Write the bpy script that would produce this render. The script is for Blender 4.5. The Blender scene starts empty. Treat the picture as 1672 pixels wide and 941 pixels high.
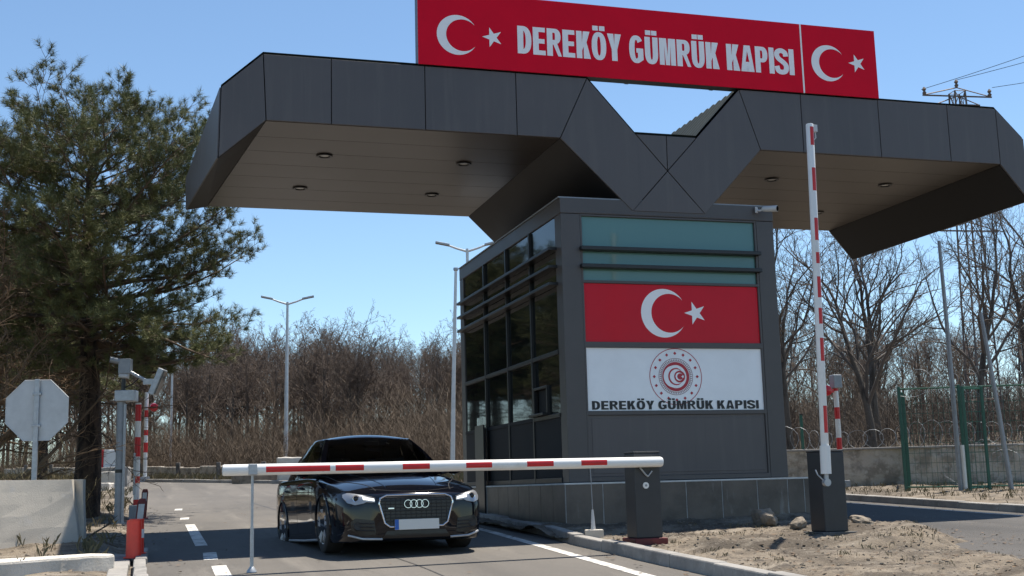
import bpy, bmesh, math, random
import numpy as np
from mathutils import Vector, Matrix, noise
from mathutils.bvhtree import BVHTree

R = math.radians
sc = bpy.context.scene
col = sc.collection
YAW = 0.2954                      # heading of the gatehouse
BX, BY = 0.7188, 17.2             # its front left corner
CY, SY = math.cos(YAW), math.sin(YAW)

def plane_z(y):                   # the whole site climbs gently away from the camera
    return 0.035 * (y - 11.5)

def W(u, v):                      # gatehouse frame -> world
    return BX + u * CY - v * SY, BY + u * SY + v * CY

def UV(x, y):
    dx, dy = x - BX, y - BY
    return dx * CY + dy * SY, -dx * SY + dy * CY

# ------------------------------------------------------------------ materials
def mat(name, c, rough=0.6, metal=0.0, var=0.0, scale=4.0, bump=0.0, bscale=60.0, spec=0.5, coat=0.0, detail=6.0, c2=None, emit=0.0, bdist=0.01, stretch=None):
    m = bpy.data.materials.new(name); m.use_nodes = True
    nt = m.node_tree; b = nt.nodes['Principled BSDF']
    b.inputs['Base Color'].default_value = (*c, 1); b.inputs['Roughness'].default_value = rough
    b.inputs['Metallic'].default_value = metal; b.inputs['Specular IOR Level'].default_value = spec
    b.inputs['Coat Weight'].default_value = coat; b.inputs['Coat Roughness'].default_value = 0.04
    if emit:
        b.inputs['Emission Color'].default_value = (*c, 1); b.inputs['Emission Strength'].default_value = emit
    tc = nt.nodes.new('ShaderNodeTexCoord'); src = tc.outputs['Object']
    if stretch:
        mp = nt.nodes.new('ShaderNodeMapping'); mp.inputs['Scale'].default_value = stretch
        nt.links.new(src, mp.inputs['Vector']); src = mp.outputs['Vector']
    if var or c2:
        n = nt.nodes.new('ShaderNodeTexNoise'); n.inputs['Scale'].default_value = scale; n.inputs['Detail'].default_value = detail
        n.inputs['Roughness'].default_value = 0.65
        nt.links.new(src, n.inputs['Vector'])
        r = nt.nodes.new('ShaderNodeValToRGB'); r.color_ramp.elements[0].position = 0.32; r.color_ramp.elements[1].position = 0.68
        a = c2 if c2 else tuple(x * (1 - var) for x in c)
        d = c if c2 else tuple(min(1, x * (1 + var)) for x in c)
        r.color_ramp.elements[0].color = (*a, 1); r.color_ramp.elements[1].color = (*d, 1)
        nt.links.new(n.outputs['Fac'], r.inputs['Fac']); nt.links.new(r.outputs['Color'], b.inputs['Base Color'])
        mr = nt.nodes.new('ShaderNodeMapRange'); mr.inputs['To Min'].default_value = max(0.02, rough * 0.85); mr.inputs['To Max'].default_value = min(1, rough * 1.15)
        nt.links.new(n.outputs['Fac'], mr.inputs['Value']); nt.links.new(mr.outputs['Result'], b.inputs['Roughness'])
    if bump:
        n2 = nt.nodes.new('ShaderNodeTexNoise'); n2.inputs['Scale'].default_value = bscale; n2.inputs['Detail'].default_value = 5
        nt.links.new(src, n2.inputs['Vector'])
        bp = nt.nodes.new('ShaderNodeBump'); bp.inputs['Strength'].default_value = bump; bp.inputs['Distance'].default_value = bdist
        nt.links.new(n2.outputs['Fac'], bp.inputs['Height']); nt.links.new(bp.outputs['Normal'], b.inputs['Normal'])
    return m

def layered(name, layers, rough=0.9, world=True, bump=0.5, bscale=90, bdist=0.01, spec=0.3):
    """base colour followed by (colour, noise scale, low, high, stretch) layers mixed over it"""
    m = bpy.data.materials.new(name); m.use_nodes = True
    nt = m.node_tree; b = nt.nodes['Principled BSDF']
    b.inputs['Roughness'].default_value = rough; b.inputs['Specular IOR Level'].default_value = spec
    tc = nt.nodes.new('ShaderNodeTexCoord'); last = None
    for i, (c, s, lo, hi, st) in enumerate(layers):
        if last is None:
            rgb = nt.nodes.new('ShaderNodeRGB'); rgb.outputs[0].default_value = (*c, 1); last = rgb.outputs[0]; continue
        mp = nt.nodes.new('ShaderNodeMapping'); mp.vector_type = 'TEXTURE'; mp.inputs['Scale'].default_value = tuple(1 / q for q in (st or (1, 1, 1))); mp.inputs['Location'].default_value = (i * 7.3, i * 3.1, i)
        mp.inputs['Rotation'].default_value = (0, 0, YAW if world else 0)
        nt.links.new(tc.outputs['Object'], mp.inputs['Vector'])
        n = nt.nodes.new('ShaderNodeTexNoise'); n.inputs['Scale'].default_value = s; n.inputs['Detail'].default_value = 7; n.inputs['Roughness'].default_value = 0.62
        nt.links.new(mp.outputs['Vector'], n.inputs['Vector'])
        mr = nt.nodes.new('ShaderNodeMapRange'); mr.inputs['From Min'].default_value = lo; mr.inputs['From Max'].default_value = hi
        nt.links.new(n.outputs['Fac'], mr.inputs['Value'])
        mx = nt.nodes.new('ShaderNodeMix'); mx.data_type = 'RGBA'
        nt.links.new(mr.outputs['Result'], mx.inputs['Factor']); nt.links.new(last, mx.inputs['A']); mx.inputs['B'].default_value = (*c, 1)
        last = mx.outputs['Result']
    nt.links.new(last, b.inputs['Base Color'])
    n2 = nt.nodes.new('ShaderNodeTexNoise'); n2.inputs['Scale'].default_value = bscale; n2.inputs['Detail'].default_value = 6; n2.inputs['Roughness'].default_value = 0.7
    nt.links.new(tc.outputs['Object'], n2.inputs['Vector'])
    bp = nt.nodes.new('ShaderNodeBump'); bp.inputs['Strength'].default_value = bump; bp.inputs['Distance'].default_value = bdist
    nt.links.new(n2.outputs['Fac'], bp.inputs['Height']); nt.links.new(bp.outputs['Normal'], b.inputs['Normal'])
    return m

M = {}
M['fascia'] = layered('anthracite_cladding', [((.096, .085, .085), 0, 0, 0, None), ((.084, .075, .076), .5, .40, .62, None), ((.116, .104, .100), 2.6, .52, .78, (2.6, 2.6, .16)), ((.076, .069, .070), 7, .58, .80, (2.2, 2.2, .10))], rough=.42, world=False, bump=.05, bscale=2.5, bdist=.02, spec=.5)
M['frame'] = mat('anthracite_profile', (.076, .068, .067), .4, 0.0, var=.08, scale=2, spec=.5)
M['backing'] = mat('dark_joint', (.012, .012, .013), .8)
M['soffit'] = mat('soffit_cladding', (.078, .067, .057), .32, 0.0, var=.06, scale=.8, bump=.03, bscale=2, spec=.5)
M['slope'] = mat('shade_toned_sloped_cladding', (.020, .0185, .018), .5, 0.0, var=.06, scale=.8, bump=.03, bscale=2, spec=.15)  # canopy cladding with the shade of the sloped undersides put into its colour
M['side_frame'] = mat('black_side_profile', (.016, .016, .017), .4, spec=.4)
M['litter'] = mat('leaf_litter', (.17, .105, .055), .8, c2=(.075, .052, .034), scale=9)
M['black'] = mat('black_metal', (.012, .012, .014), .35, spec=.5)
M['cabinet'] = mat('charcoal_powder_coat', (.030, .031, .034), .45, var=.15, scale=5, bump=.05, bscale=200)
M['glass_dark'] = mat('dark_tinted_glass', (.005, .008, .009), .03, spec=.5, bump=.012, bscale=1.6, bdist=.05)
M['glass_teal'] = mat('teal_glass', (.095, .215, .205), .06, spec=.6, bump=.01, bscale=1.2, bdist=.05)
M['red_sign'] = mat('red_sign_film', (.72, .003, .026), .5, var=.05, scale=1.5, spec=.12)
M['red_flag'] = mat('red_window_film', (.62, .006, .022), .16, var=.05, scale=1.5, spec=.2)
M['white_sign'] = mat('white_sign_film', (.92, .91, .92), .4, var=.03, scale=3)
M['white_panel'] = mat('white_window_film', (.86, .87, .89), .14, var=.06, scale=1.2)
M['ink'] = mat('black_lettering', (.01, .012, .016), .4)
M['emblem_red'] = mat('emblem_red', (.45, .02, .04), .4)
M['emblem_dark'] = mat('emblem_dark_red', (.20, .03, .05), .5)
M['tile'] = layered('plinth_tile', [((.150, .120, .096), 0, 0, 0, None), ((.080, .065, .053), 1.6, .4, .65, None), ((.34, .32, .29), 2.3, .60, .78, (1.9, 1, .45)), ((.14, .125, .11), 14, .55, .8, None)], rough=.45, bump=.08, bscale=30, spec=.4)
M['grout'] = mat('grout', (.36, .35, .33), .9, var=.3, scale=8)
M['cap'] = mat('plinth_capping', (.62, .60, .56), .6, var=.15, scale=6)
M['footing'] = layered('footing_concrete', [((.17, .16, .15), 0, 0, 0, None), ((.06, .06, .058), 2.2, .45, .62, None), ((.30, .28, .25), 6, .58, .8, None)], bump=.5, bscale=25, bdist=.03)
M['asphalt'] = layered('asphalt', [((.140, .127, .112), 0, 0, 0, None), ((.100, .092, .083), .35, .40, .62, (1, .35, 1)), ((.205, .186, .163), .9, .55, .80, (2.2, .25, 1)), ((.098, .090, .082), .95, .52, .68, (1.25, .035, 1)), ((.062, .058, .054), 2.2, .70, .78, (1, .6, 1)), ((.070, .068, .066), 3.0, .60, .78, (1, .3, 1)), ((.235, .220, .205), 95, .56, .74, None), ((.045, .043, .042), 120, .58, .72, None)], rough=.85, bump=.55, bscale=160, bdist=.012)
M['road_paint'] = layered('worn_road_paint', [((.62, .60, .56), 0, 0, 0, None), ((.20, .19, .175), 6, .47, .66, None), ((.45, .43, .40), 30, .5, .7, None)], rough=.7, bump=.2, bscale=80)
M['dirt'] = layered('dry_dirt', [((.225, .185, .140), 0, 0, 0, None), ((.105, .086, .066), 1.1, .42, .56, None), ((.33, .285, .23), 1.6, .52, .72, (.5, 1.6, 1)), ((.085, .070, .058), 6, .54, .70, None), ((.36, .32, .27), 30, .60, .72, None), ((.06, .05, .042), 60, .60, .72, None)], rough=.95, bump=.9, bscale=45, bdist=.03)
M['ground'] = layered('bare_ground', [((.125, .098, .072), 0, 0, 0, None), ((.075, .062, .042), .30, .42, .62, None), ((.18, .143, .105), 1.3, .52, .75, None), ((.10, .08, .058), 6, .55, .75, None)], rough=.95, bump=.9, bscale=20, bdist=.05)
M['kerb'] = layered('kerb_concrete', [((.30, .285, .265), 0, 0, 0, None), ((.20, .19, .18), 1.7, .45, .65, None), ((.40, .38, .35), 9, .55, .78, None), ((.12, .11, .10), 24, .62, .78, None)], rough=.9, bump=.5, bscale=70)
M['concrete'] = layered('cast_concrete', [((.60, .545, .465), 0, 0, 0, None), ((.47, .43, .37), 1.2, .42, .66, None), ((.25, .24, .22), 9, .64, .80, (1, 1, .35)), ((.55, .53, .50), 3, .58, .8, None), ((.18, .17, .16), 46, .68, .76, None)], rough=.9, bump=.35, bscale=60)
M['white_concrete'] = layered('pale_concrete', [((.60, .56, .50), 0, 0, 0, None), ((.46, .42, .36), 2.2, .45, .7, None), ((.30, .27, .23), 12, .62, .8, None)], rough=.9, bump=.5, bscale=40, bdist=.02)
M['stone_wall'] = layered('rubble_wall', [((.47, .42, .355), 0, 0, 0, None), ((.27, .24, .20), 2.4, .45, .58, None), ((.56, .51, .44), 5, .56, .72, None), ((.13, .12, .10), 1.4, .58, .72, (1, 1, 2.2))], rough=.95, bump=.9, bscale=5, bdist=.08)
M['ribbed'] = mat('ribbed_roof_steel', (.030, .042, .046), .7, 0, var=.15, scale=3, spec=.1)
M['wire'] = mat('weathered_wire', (.03, .03, .03), .95, spec=.0)
M['galv'] = mat('galvanised_steel', (.40, .42, .44), .45, .55, var=.15, scale=12)
M['galv_dull'] = mat('grey_painted_steel', (.28, .30, .32), .5, .2, var=.12, scale=8)
M['pale_steel'] = mat('pale_steel', (.62, .63, .63), .45, .3, var=.1, scale=5)
M['sign_back'] = mat('sign_back_aluminium', (.50, .52, .53), .5, .15, var=.10, scale=5)
M['white_paint'] = layered('white_paint', [((.76, .76, .74), 0, 0, 0, None), ((.62, .61, .58), 3, .55, .75, None), ((.42, .40, .37), 13, .66, .78, (.5, 1, 1)), ((.80, .80, .79), 1.2, .5, .7, None)], rough=.38, world=False, bump=.03, bscale=20, spec=.5)
M['red_paint'] = mat('red_reflective', (.55, .012, .015), .35, var=.1, scale=10)
M['bollard_red'] = mat('orange_red_plastic', (.72, .055, .035), .38, var=.12, scale=6)
M['dark_red'] = mat('dark_red_paint', (.13, .015, .015), .55, var=.3, scale=14, bump=.2)
M['green_post'] = mat('green_coated_steel', (.012, .085, .055), .45, var=.15, scale=8)
M['lens'] = mat('lens_black', (.005, .005, .006), .08)
M['cam_white'] = mat('camera_housing', (.55, .56, .57), .4, var=.05)
M['lamp_lens'] = mat('lamp_lens', (.7, .7, .66), .2)
M['red_lens'] = mat('red_lens', (.55, .008, .02), .2)
M['rust'] = mat('rusty_steel', (.16, .12, .10), .7, .2, var=.3, scale=10)
M['bark_pine'] = layered('pine_bark', [((.085, .058, .042), 0, 0, 0, None), ((.028, .021, .017), 9, .44, .58, (1, 1, .28)), ((.15, .105, .078), 16, .58, .76, (1, 1, .35))], rough=.95, bump=1.0, bscale=16, bdist=.05)
M['needles'] = mat('pine_needles', (.195, .198, .078), .6, c2=(.070, .082, .036), scale=3.0, spec=.2)
M['pine_twig'] = mat('pine_twig', (.11, .075, .05), .9, var=.3, scale=5)
M['bark_grey'] = layered('bare_bark', [((.110, .092, .076), 0, 0, 0, None), ((.050, .041, .034), 5, .45, .6, (1, 1, .3)), ((.17, .145, .12), 11, .58, .8, None)], rough=.95, bump=.7, bscale=22, bdist=.03)
M['twig_grey'] = mat('bare_twigs', (.098, .080, .068), .9, var=.25, scale=1.0)
M['twig_forest'] = mat('forest_twigs', (.125, .092, .072), .9, var=.3, scale=.25)
M['twig_brown'] = mat('brown_twigs', (.150, .107, .070), .9, c2=(.076, .055, .038), scale=.25)
M['twig_dark'] = mat('dark_brushwood', (.070, .050, .036), .9, c2=(.040, .030, .023), scale=.25)
M['twig_rust'] = mat('russet_twigs', (.150, .095, .052), .9, var=.3, scale=.8)
M['grass'] = mat('dry_grass', (.24, .185, .10), .9, c2=(.10, .095, .045), scale=1.2)
M['asphalt_dark'] = layered('dark_asphalt', [((.088, .082, .077), 0, 0, 0, None), ((.056, .053, .051), .5, .40, .62, (1, .3, 1)), ((.16, .14, .12), .8, .56, .80, (1.6, .5, 1)), ((.15, .14, .13), 95, .56, .74, None), ((.03, .03, .03), 120, .58, .72, None)], rough=.85, bump=.6, bscale=150, bdist=.014)
M['stone'] = layered('loose_stone', [((.25, .21, .165), 0, 0, 0, None), ((.14, .12, .095), 5, .45, .65, None)], bump=.6, bscale=14, bdist=.02)
M['paint'] = mat('black_car_paint', (.0035, .0045, .008), .3, spec=.0, coat=1.0)
M['chrome'] = mat('chrome', (.72, .73, .75), .12, 1.0)
M['grille'] = mat('black_grille', (.010, .010, .011), .3)
M['tyre'] = mat('tyre_rubber', (.018, .017, .016), .8, var=.2, scale=20, bump=.2)
M['rim'] = mat('alloy_rim', (.42, .43, .44), .35, .35)
M['car_glass'] = mat('car_glass', (.006, .008, .009), .03, spec=.6)
def window_glass(name, tint):
    m = bpy.data.materials.new(name); m.use_nodes = True; nt = m.node_tree; nt.nodes.clear()
    o = nt.nodes.new('ShaderNodeOutputMaterial'); t = nt.nodes.new('ShaderNodeBsdfTransparent'); t.inputs['Color'].default_value = (*tint, 1)
    g = nt.nodes.new('ShaderNodeBsdfGlossy'); g.inputs['Roughness'].default_value = .02; f = nt.nodes.new('ShaderNodeFresnel'); f.inputs['IOR'].default_value = 1.5
    x = nt.nodes.new('ShaderNodeMixShader'); nt.links.new(f.outputs['Fac'], x.inputs['Fac']); nt.links.new(t.outputs[0], x.inputs[1]); nt.links.new(g.outputs[0], x.inputs[2]); nt.links.new(x.outputs[0], o.inputs['Surface'])
    return m
M['window_tint'] = window_glass('tinted_car_window', (.52, .57, .56))
M['seat'] = mat('dark_seat_fabric', (.035, .033, .032), .8, var=.2, scale=20)
M['headlamp'] = mat('headlamp_reflector', (.36, .37, .39), .32, .6)
M['drl'] = mat('daytime_running_light', (1.0, .98, .93), .3, emit=.75)
M['plate'] = mat('number_plate', (.62, .62, .60), .4)
M['plate_blue'] = mat('plate_blue', (.01, .10, .42), .4)
M['bump_black'] = mat('black_plastic', (.015, .015, .016), .55)

# ------------------------------------------------------------------ mesh helpers
class MB:
    def __init__(s): s.v = []; s.f = []
    def add(s, vs, fs):
        o = len(s.v); s.v += [tuple(p) for p in vs]; s.f += [tuple(i + o for i in f) for f in fs]; return s
    def box(s, x0, x1, y0, y1, z0, z1):
        return s.add([(x0, y0, z0), (x1, y0, z0), (x1, y1, z0), (x0, y1, z0), (x0, y0, z1), (x1, y0, z1), (x1, y1, z1), (x0, y1, z1)],
                     [(0, 3, 2, 1), (4, 5, 6, 7), (0, 1, 5, 4), (1, 2, 6, 5), (2, 3, 7, 6), (3, 0, 4, 7)])
    def obox(s, c, ax, ay, az, hx, hy, hz):          # oriented box
        c = Vector(c); ax, ay, az = (Vector(a).normalized() for a in (ax, ay, az)); vs = []
        for k in (-1, 1):
            for j, i in ((-1, -1), (-1, 1), (1, 1), (1, -1)):
                vs.append(c + ax * hx * i + ay * hy * j + az * hz * k)
        return s.add(vs, [(0, 3, 2, 1), (4, 5, 6, 7), (0, 1, 5, 4), (1, 2, 6, 5), (2, 3, 7, 6), (3, 0, 4, 7)])
    def prism(s, poly, a, b, axis='y'):               # 2D polygon extruded from a to b
        n = len(poly)
        P = {'y': lambda p, t: (p[0], t, p[1]), 'x': lambda p, t: (t, p[0], p[1]), 'z': lambda p, t: (p[0], p[1], t)}[axis]
        vs = [P(p, a) for p in poly] + [P(p, b) for p in poly]
        fs = [tuple(range(n)), tuple(range(2 * n - 1, n - 1, -1))] + [(i, n + i, n + (i + 1) % n, (i + 1) % n) for i in range(n)]
        return s.add(vs, fs)
    def tube(s, pts, rad, n=8, cap=True):
        pts = [Vector(p) for p in pts]; k = len(pts)
        if not hasattr(rad, '__len__'): rad = [rad] * k
        vs = []; ref = None
        for i in range(k):
            d = (pts[min(i + 1, k - 1)] - pts[max(i - 1, 0)])
            d = d.normalized() if d.length > 1e-9 else Vector((0, 0, 1))
            if ref is None: ref = Vector((1, 0, 0)) if abs(d.x) < .8 else Vector((0, 1, 0))
            a = (ref - d * ref.dot(d)).normalized(); b = d.cross(a); ref = a
            for j in range(n):
                t = 2 * math.pi * j / n
                vs.append(pts[i] + (a * math.cos(t) + b * math.sin(t)) * rad[i])
        fs = [(i * n + j, i * n + (j + 1) % n, (i + 1) * n + (j + 1) % n, (i + 1) * n + j) for i in range(k - 1) for j in range(n)]
        if cap: fs += [tuple(range(n - 1, -1, -1)), tuple((k - 1) * n + j for j in range(n))]
        return s.add(vs, fs)
    def lathe(s, prof, c=(0, 0, 0), axis='z', n=24):  # prof: (radius, along)
        c = Vector(c); k = len(prof); vs = []
        for r, h in prof:
            for j in range(n):
                t = 2 * math.pi * j / n; x, y = r * math.cos(t), r * math.sin(t)
                vs.append(c + Vector({'z': (x, y, h), 'y': (x, h, y), 'x': (h, x, y)}[axis]))
        fs = [(i * n + j, i * n + (j + 1) % n, (i + 1) * n + (j + 1) % n, (i + 1) * n + j) for i in range(k - 1) for j in range(n)]
        fs += [tuple(range(n - 1, -1, -1)), tuple((k - 1) * n + j for j in range(n))]
        return s.add(vs, fs)
    def grid(s, fn, nu, nv):
        vs = [fn(i / nu, j / nv) for i in range(nu + 1) for j in range(nv + 1)]
        fs = [(i * (nv + 1) + j, (i + 1) * (nv + 1) + j, (i + 1) * (nv + 1) + j + 1, i * (nv + 1) + j + 1) for i in range(nu) for j in range(nv)]
        return s.add(vs, fs)
    def mesh(s, name, m, smooth=False):
        me = bpy.data.meshes.new(name); me.from_pydata(s.v, [], s.f); me.update()
        me.materials.append(m)
        if smooth:
            me.polygons.foreach_set('use_smooth', [True] * len(me.polygons))
        return me
    def build(s, name, m, parent=None, smooth=False, bevel=0.0, fixn=True, off=(0, 0, 0), sharp=35):
        me = s.mesh(name, m, smooth)
        if fixn:
            bm = bmesh.new(); bm.from_mesh(me); bmesh.ops.recalc_face_normals(bm, faces=bm.faces); bm.to_mesh(me); bm.free()
        if smooth and sharp:
            me.set_sharp_from_angle(angle=R(sharp))
        o = bpy.data.objects.new(name, me); col.objects.link(o)
        if parent: o.parent = parent
        o.location = off
        if bevel:
            b = o.modifiers.new('bevel', 'BEVEL'); b.width = bevel; b.segments = 2; b.limit_method = 'ANGLE'; b.angle_limit = R(40)
        return o

def tag(o, label=None, cat=None, group=None, kind=None):
    if label: o['label'] = label
    if cat: o['category'] = cat
    if group: o['group'] = group
    if kind: o['kind'] = kind
    return o

def thing(name, label, cat, loc=(0, 0, 0), rz=0.0, group=None):
    o = bpy.data.objects.new(name, None); col.objects.link(o)
    o.empty_display_size = .2; o.location = loc; o.rotation_euler = (0, 0, rz)
    return tag(o, label, cat, group)

def copy_tree(o, parent=None):
    c = o.copy(); col.objects.link(c)
    if parent: c.parent = parent
    for ch in list(o.children): copy_tree(ch, c)
    return c

def catmull(pts, n):
    pts = [np.array(p, float) for p in pts]; P = [2 * pts[0] - pts[1]] + pts + [2 * pts[-1] - pts[-2]]; out = []
    seg = len(pts) - 1
    for i in range(n + 1):
        t = i / n * seg; k = min(int(t), seg - 1); t -= k
        a, b, c, d = P[k:k + 4]
        out.append(.5 * (2 * b + (c - a) * t + (2 * a - 5 * b + 4 * c - d) * t * t + (3 * b - a - 3 * c + d) * t ** 3))
    return out

def fbm(x, y, z=0.0, o=4):
    return noise.fractal(Vector((x, y, z)), 0.8, 2.1, o)

def glyph(ch, w, tx, ty):
    """outlines (outer first, then holes) of a bold sans capital, height 1"""
    def arc(cx, cy, rx, ry, a0, a1, n=14, p=2.35):
        o = []
        for i in range(n + 1):
            a = R(a0 + (a1 - a0) * i / n); c, s = math.cos(a), math.sin(a)
            o.append((cx + rx * math.copysign(abs(c) ** (2 / p), c), cy + ry * math.copysign(abs(s) ** (2 / p), s)))
        return o
    if ch == 'I': return tx, [[(0, 0), (tx, 0), (tx, 1), (0, 1)]]
    if ch == 'E':
        h = ty / 2; x = w * .90
        return x, [[(0, 0), (x, 0), (x, ty), (tx, ty), (tx, .5 - h), (x * .93, .5 - h), (x * .93, .5 + h), (tx, .5 + h), (tx, 1 - ty), (x * .98, 1 - ty), (x * .98, 1), (0, 1)]]
    if ch == 'D':
        r = w * .62
        return w, [[(0, 0)] + arc(w - r, .5, r, .5, -90, 90) + [(0, 1)], ([(tx, ty)] + arc(w - r, .5, r - tx, .5 - ty, -90, 90) + [(tx, 1 - ty)])[::-1]]
    if ch in 'PR':
        r = w * .45; b = .40 if ch == 'P' else .44; c = (1 + b) / 2; ry = (1 - b) / 2
        hole = ([(tx, b + ty * .9)] + arc(w - r, c, r - tx, ry - ty * .9, -90, 90) + [(tx, 1 - ty * .9)])[::-1]
        if ch == 'P': return w, [[(0, 0), (tx, 0), (tx, b)] + arc(w - r, c, r, ry, -90, 90) + [(0, 1)], hole]
        return w * 1.03, [[(0, 0), (tx, 0), (tx, b - .02), (w * .46, b - .02), (w * .80, 0), (w * 1.06, 0), (w * .74, b + .02)] + arc(w - r, c, r, ry, -62, 90) + [(0, 1)], hole]
    if ch == 'K':
        return w * 1.02, [[(0, 0), (tx, 0), (tx, .29), (tx + .12 * w, .43), (w - tx * 1.18, 0), (w * 1.04, 0), (tx + .34 * w, .60), (w, 1), (w - tx * 1.22, 1), (tx, .56), (tx, 1), (0, 1)]]
    if ch == 'O':
        return w * 1.08, [arc(w * .54, .5, w * .54, .515, 0, 352, 44), arc(w * .54, .5, w * .54 - tx, .515 - ty, 0, 352, 44)[::-1]]
    if ch == 'Y':
        return w, [[(w / 2 - tx / 2, 0), (w / 2 + tx / 2, 0), (w / 2 + tx / 2, .42), (w * 1.02, 1), (w * 1.02 - tx * 1.15, 1), (w / 2, .60), (tx * 1.15 - w * .02, 1), (-w * .02, 1), (w / 2 - tx / 2, .42)]]
    if ch == 'A':
        return w * 1.06, [[(0, 0), (tx * 1.08, 0), (tx * 1.08 + .10 * w, .20), (w * .96 - tx * 1.08, .20), (w * 1.06 - tx * 1.08, 0), (w * 1.06, 0), (w * .53 + tx * .6, 1), (w * .53 - tx * .6, 1)], [(w * .38, .37), (w * .53, .78), (w * .68, .37)]]
    if ch == 'M':
        x = w * 1.24; t = tx * .92
        return x, [[(0, 0), (t, 0), (t, .74), (x / 2 - t * .42, 0), (x / 2 + t * .42, 0), (x - t, .74), (x - t, 0), (x, 0), (x, 1), (x - t * 1.45, 1), (x / 2, .34), (t * 1.45, 1), (0, 1)]]
    if ch == 'U':
        r = w / 2
        return w, [[(0, 1)] + arc(r, .40, r, .41, 180, 360, 20) + [(w, 1), (w - tx, 1)] + arc(r, .40, r - tx, .41 - ty, 360, 180, 20) + [(tx, 1)]]
    if ch == 'G':
        r = w * .54
        return w * 1.08, [arc(r, .5, r, .515, 36, 300, 34) + [(w * 1.06, .12), (w * 1.06, .54), (r, .54), (r, .54 - ty), (w * 1.06 - tx, .54 - ty), (w * 1.06 - tx, .20)] + arc(r, .5, r - tx, .515 - ty, 300, 40, 34)]
    if ch == 'S':
        c = catmull([(w * .86, .70), (w * .80, .84), (w * .5, .915), (w * .2, .86), (w * .13, .73), (w * .27, .60), (w * .55, .50), (w * .80, .39), (w * .87, .27), (w * .78, .13), (w * .48, .085), (w * .2, .14), (w * .10, .31)], 48)
        a, b = [], []
        for i in range(len(c)):
            d = c[min(i + 1, len(c) - 1)] - c[max(i - 1, 0)]; L = math.hypot(*d); nx, ny = -d[1] / L, d[0] / L
            hx, hy = tx * .5, ty * .55
            a.append((c[i][0] + nx * hx, c[i][1] + ny * hy)); b.append((c[i][0] - nx * hx, c[i][1] - ny * hy))
        return w, [a + b[::-1]]

def fill2d(outlines):
    """fill outlines with holes -> verts (x, z) and faces"""
    cu = bpy.data.curves.new('outline', 'CURVE'); cu.dimensions = '2D'; cu.fill_mode = 'BOTH'
    for o in outlines:
        sp = cu.splines.new('POLY'); sp.points.add(len(o) - 1); sp.use_cyclic_u = True
        for p, q in zip(sp.points, o): p.co = (q[0], q[1], 0, 1)
    ob = bpy.data.objects.new('outline', cu); col.objects.link(ob)
    dg = bpy.context.evaluated_depsgraph_get()
    me = bpy.data.meshes.new_from_object(ob.evaluated_get(dg))
    vs = [(v.co.x, v.co.y) for v in me.vertices]; fs = [tuple(p.vertices) for p in me.polygons]
    bpy.data.objects.remove(ob); bpy.data.curves.remove(cu); bpy.data.meshes.remove(me)
    return vs, fs

def lettering(txt, x0, x1, z0, z1, y, w=.50, tx=.17, ty=.15, gap=.075, space=.24):
    """writing as filled outlines in the plane y = const, fitted to the box"""
    outs = []; x = 0
    for ch in txt:
        if ch == ' ': x += space; continue
        base = {'Ö': 'O', 'Ü': 'U', 'İ': 'I'}.get(ch, ch)
        adv, ol = glyph(base, w, tx, ty)
        if ch in 'ÖÜ':
            for cx in (.27, .73):
                c = adv * cx; h = tx * .5; ol = ol + [[(c - h, 1.07), (c + h, 1.07), (c + h, 1.07 + ty * 1.05), (c - h, 1.07 + ty * 1.05)]]
        outs += [[(px + x, pz) for px, pz in o] for o in ol]
        x += adv + gap
    x -= gap
    mb = MB()
    vs, fs = fill2d(outs)
    return mb.add([(x0 + a / x * (x1 - x0), y, z0 + b * (z1 - z0)) for a, b in vs], fs)

def crescent_outline(cx, cz, r, tip=42, n=40, sx=1.0):
    """the horned moon: outer circle minus a smaller one shifted to the right"""
    o = []
    ri, d = .80 * r, .25 * r
    # where both circles meet
    a = (r * r - ri * ri + d * d) / (2 * d); h = math.sqrt(max(r * r - a * a, 0))
    t0 = math.atan2(h, a); t1 = math.atan2(h, a - d)
    for i in range(n + 1):
        t = t0 + (2 * math.pi - 2 * t0) * i / n; o.append((cx + sx * r * math.cos(t), cz + r * math.sin(t)))
    for i in range(1, n):
        t = 2 * math.pi - t1 - (2 * math.pi - 2 * t1) * i / n; o.append((cx + sx * (d + ri * math.cos(t)), cz + ri * math.sin(t)))
    return o

def star_outline(cx, cz, r, rot=180.0, sx=1.0, n=5, q=.382):
    return [(cx + sx * (r if k % 2 == 0 else r * q) * math.cos(R(rot + k * 180 / n)), cz + (r if k % 2 == 0 else r * q) * math.sin(R(rot + k * 180 / n))) for k in range(2 * n)]

def flat(outlines, y, t=.003):
    vs, fs = fill2d(outlines)
    return MB().add([(a, y, b) for a, b in vs], fs)
# ------------------------------------------------------------------ ground, road, kerbs
def far_rise(x, y):
    # the land climbs a little more behind the far kerb
    d = (x + 8.9) * 0.753 + (y - 46.3) * 0.657          # distance beyond the far kerb line
    return max(0.0, d - 6) * 0.03 + max(0.0, d - 34) * 0.15 * max(0.0, min(1.0, (8 - x) / 20)) if y > 20 else 0.0

def terrain(x, y):
    yy = max(-60.0, min(y, 160.0))
    return plane_z(yy) - 0.035 + far_rise(x, min(y, 160.0)) * (1 if d_ok(x, y) else 0)

def d_ok(x, y): return (x + 8.9) * 0.753 + (y - 46.3) * 0.657 > 6

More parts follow.
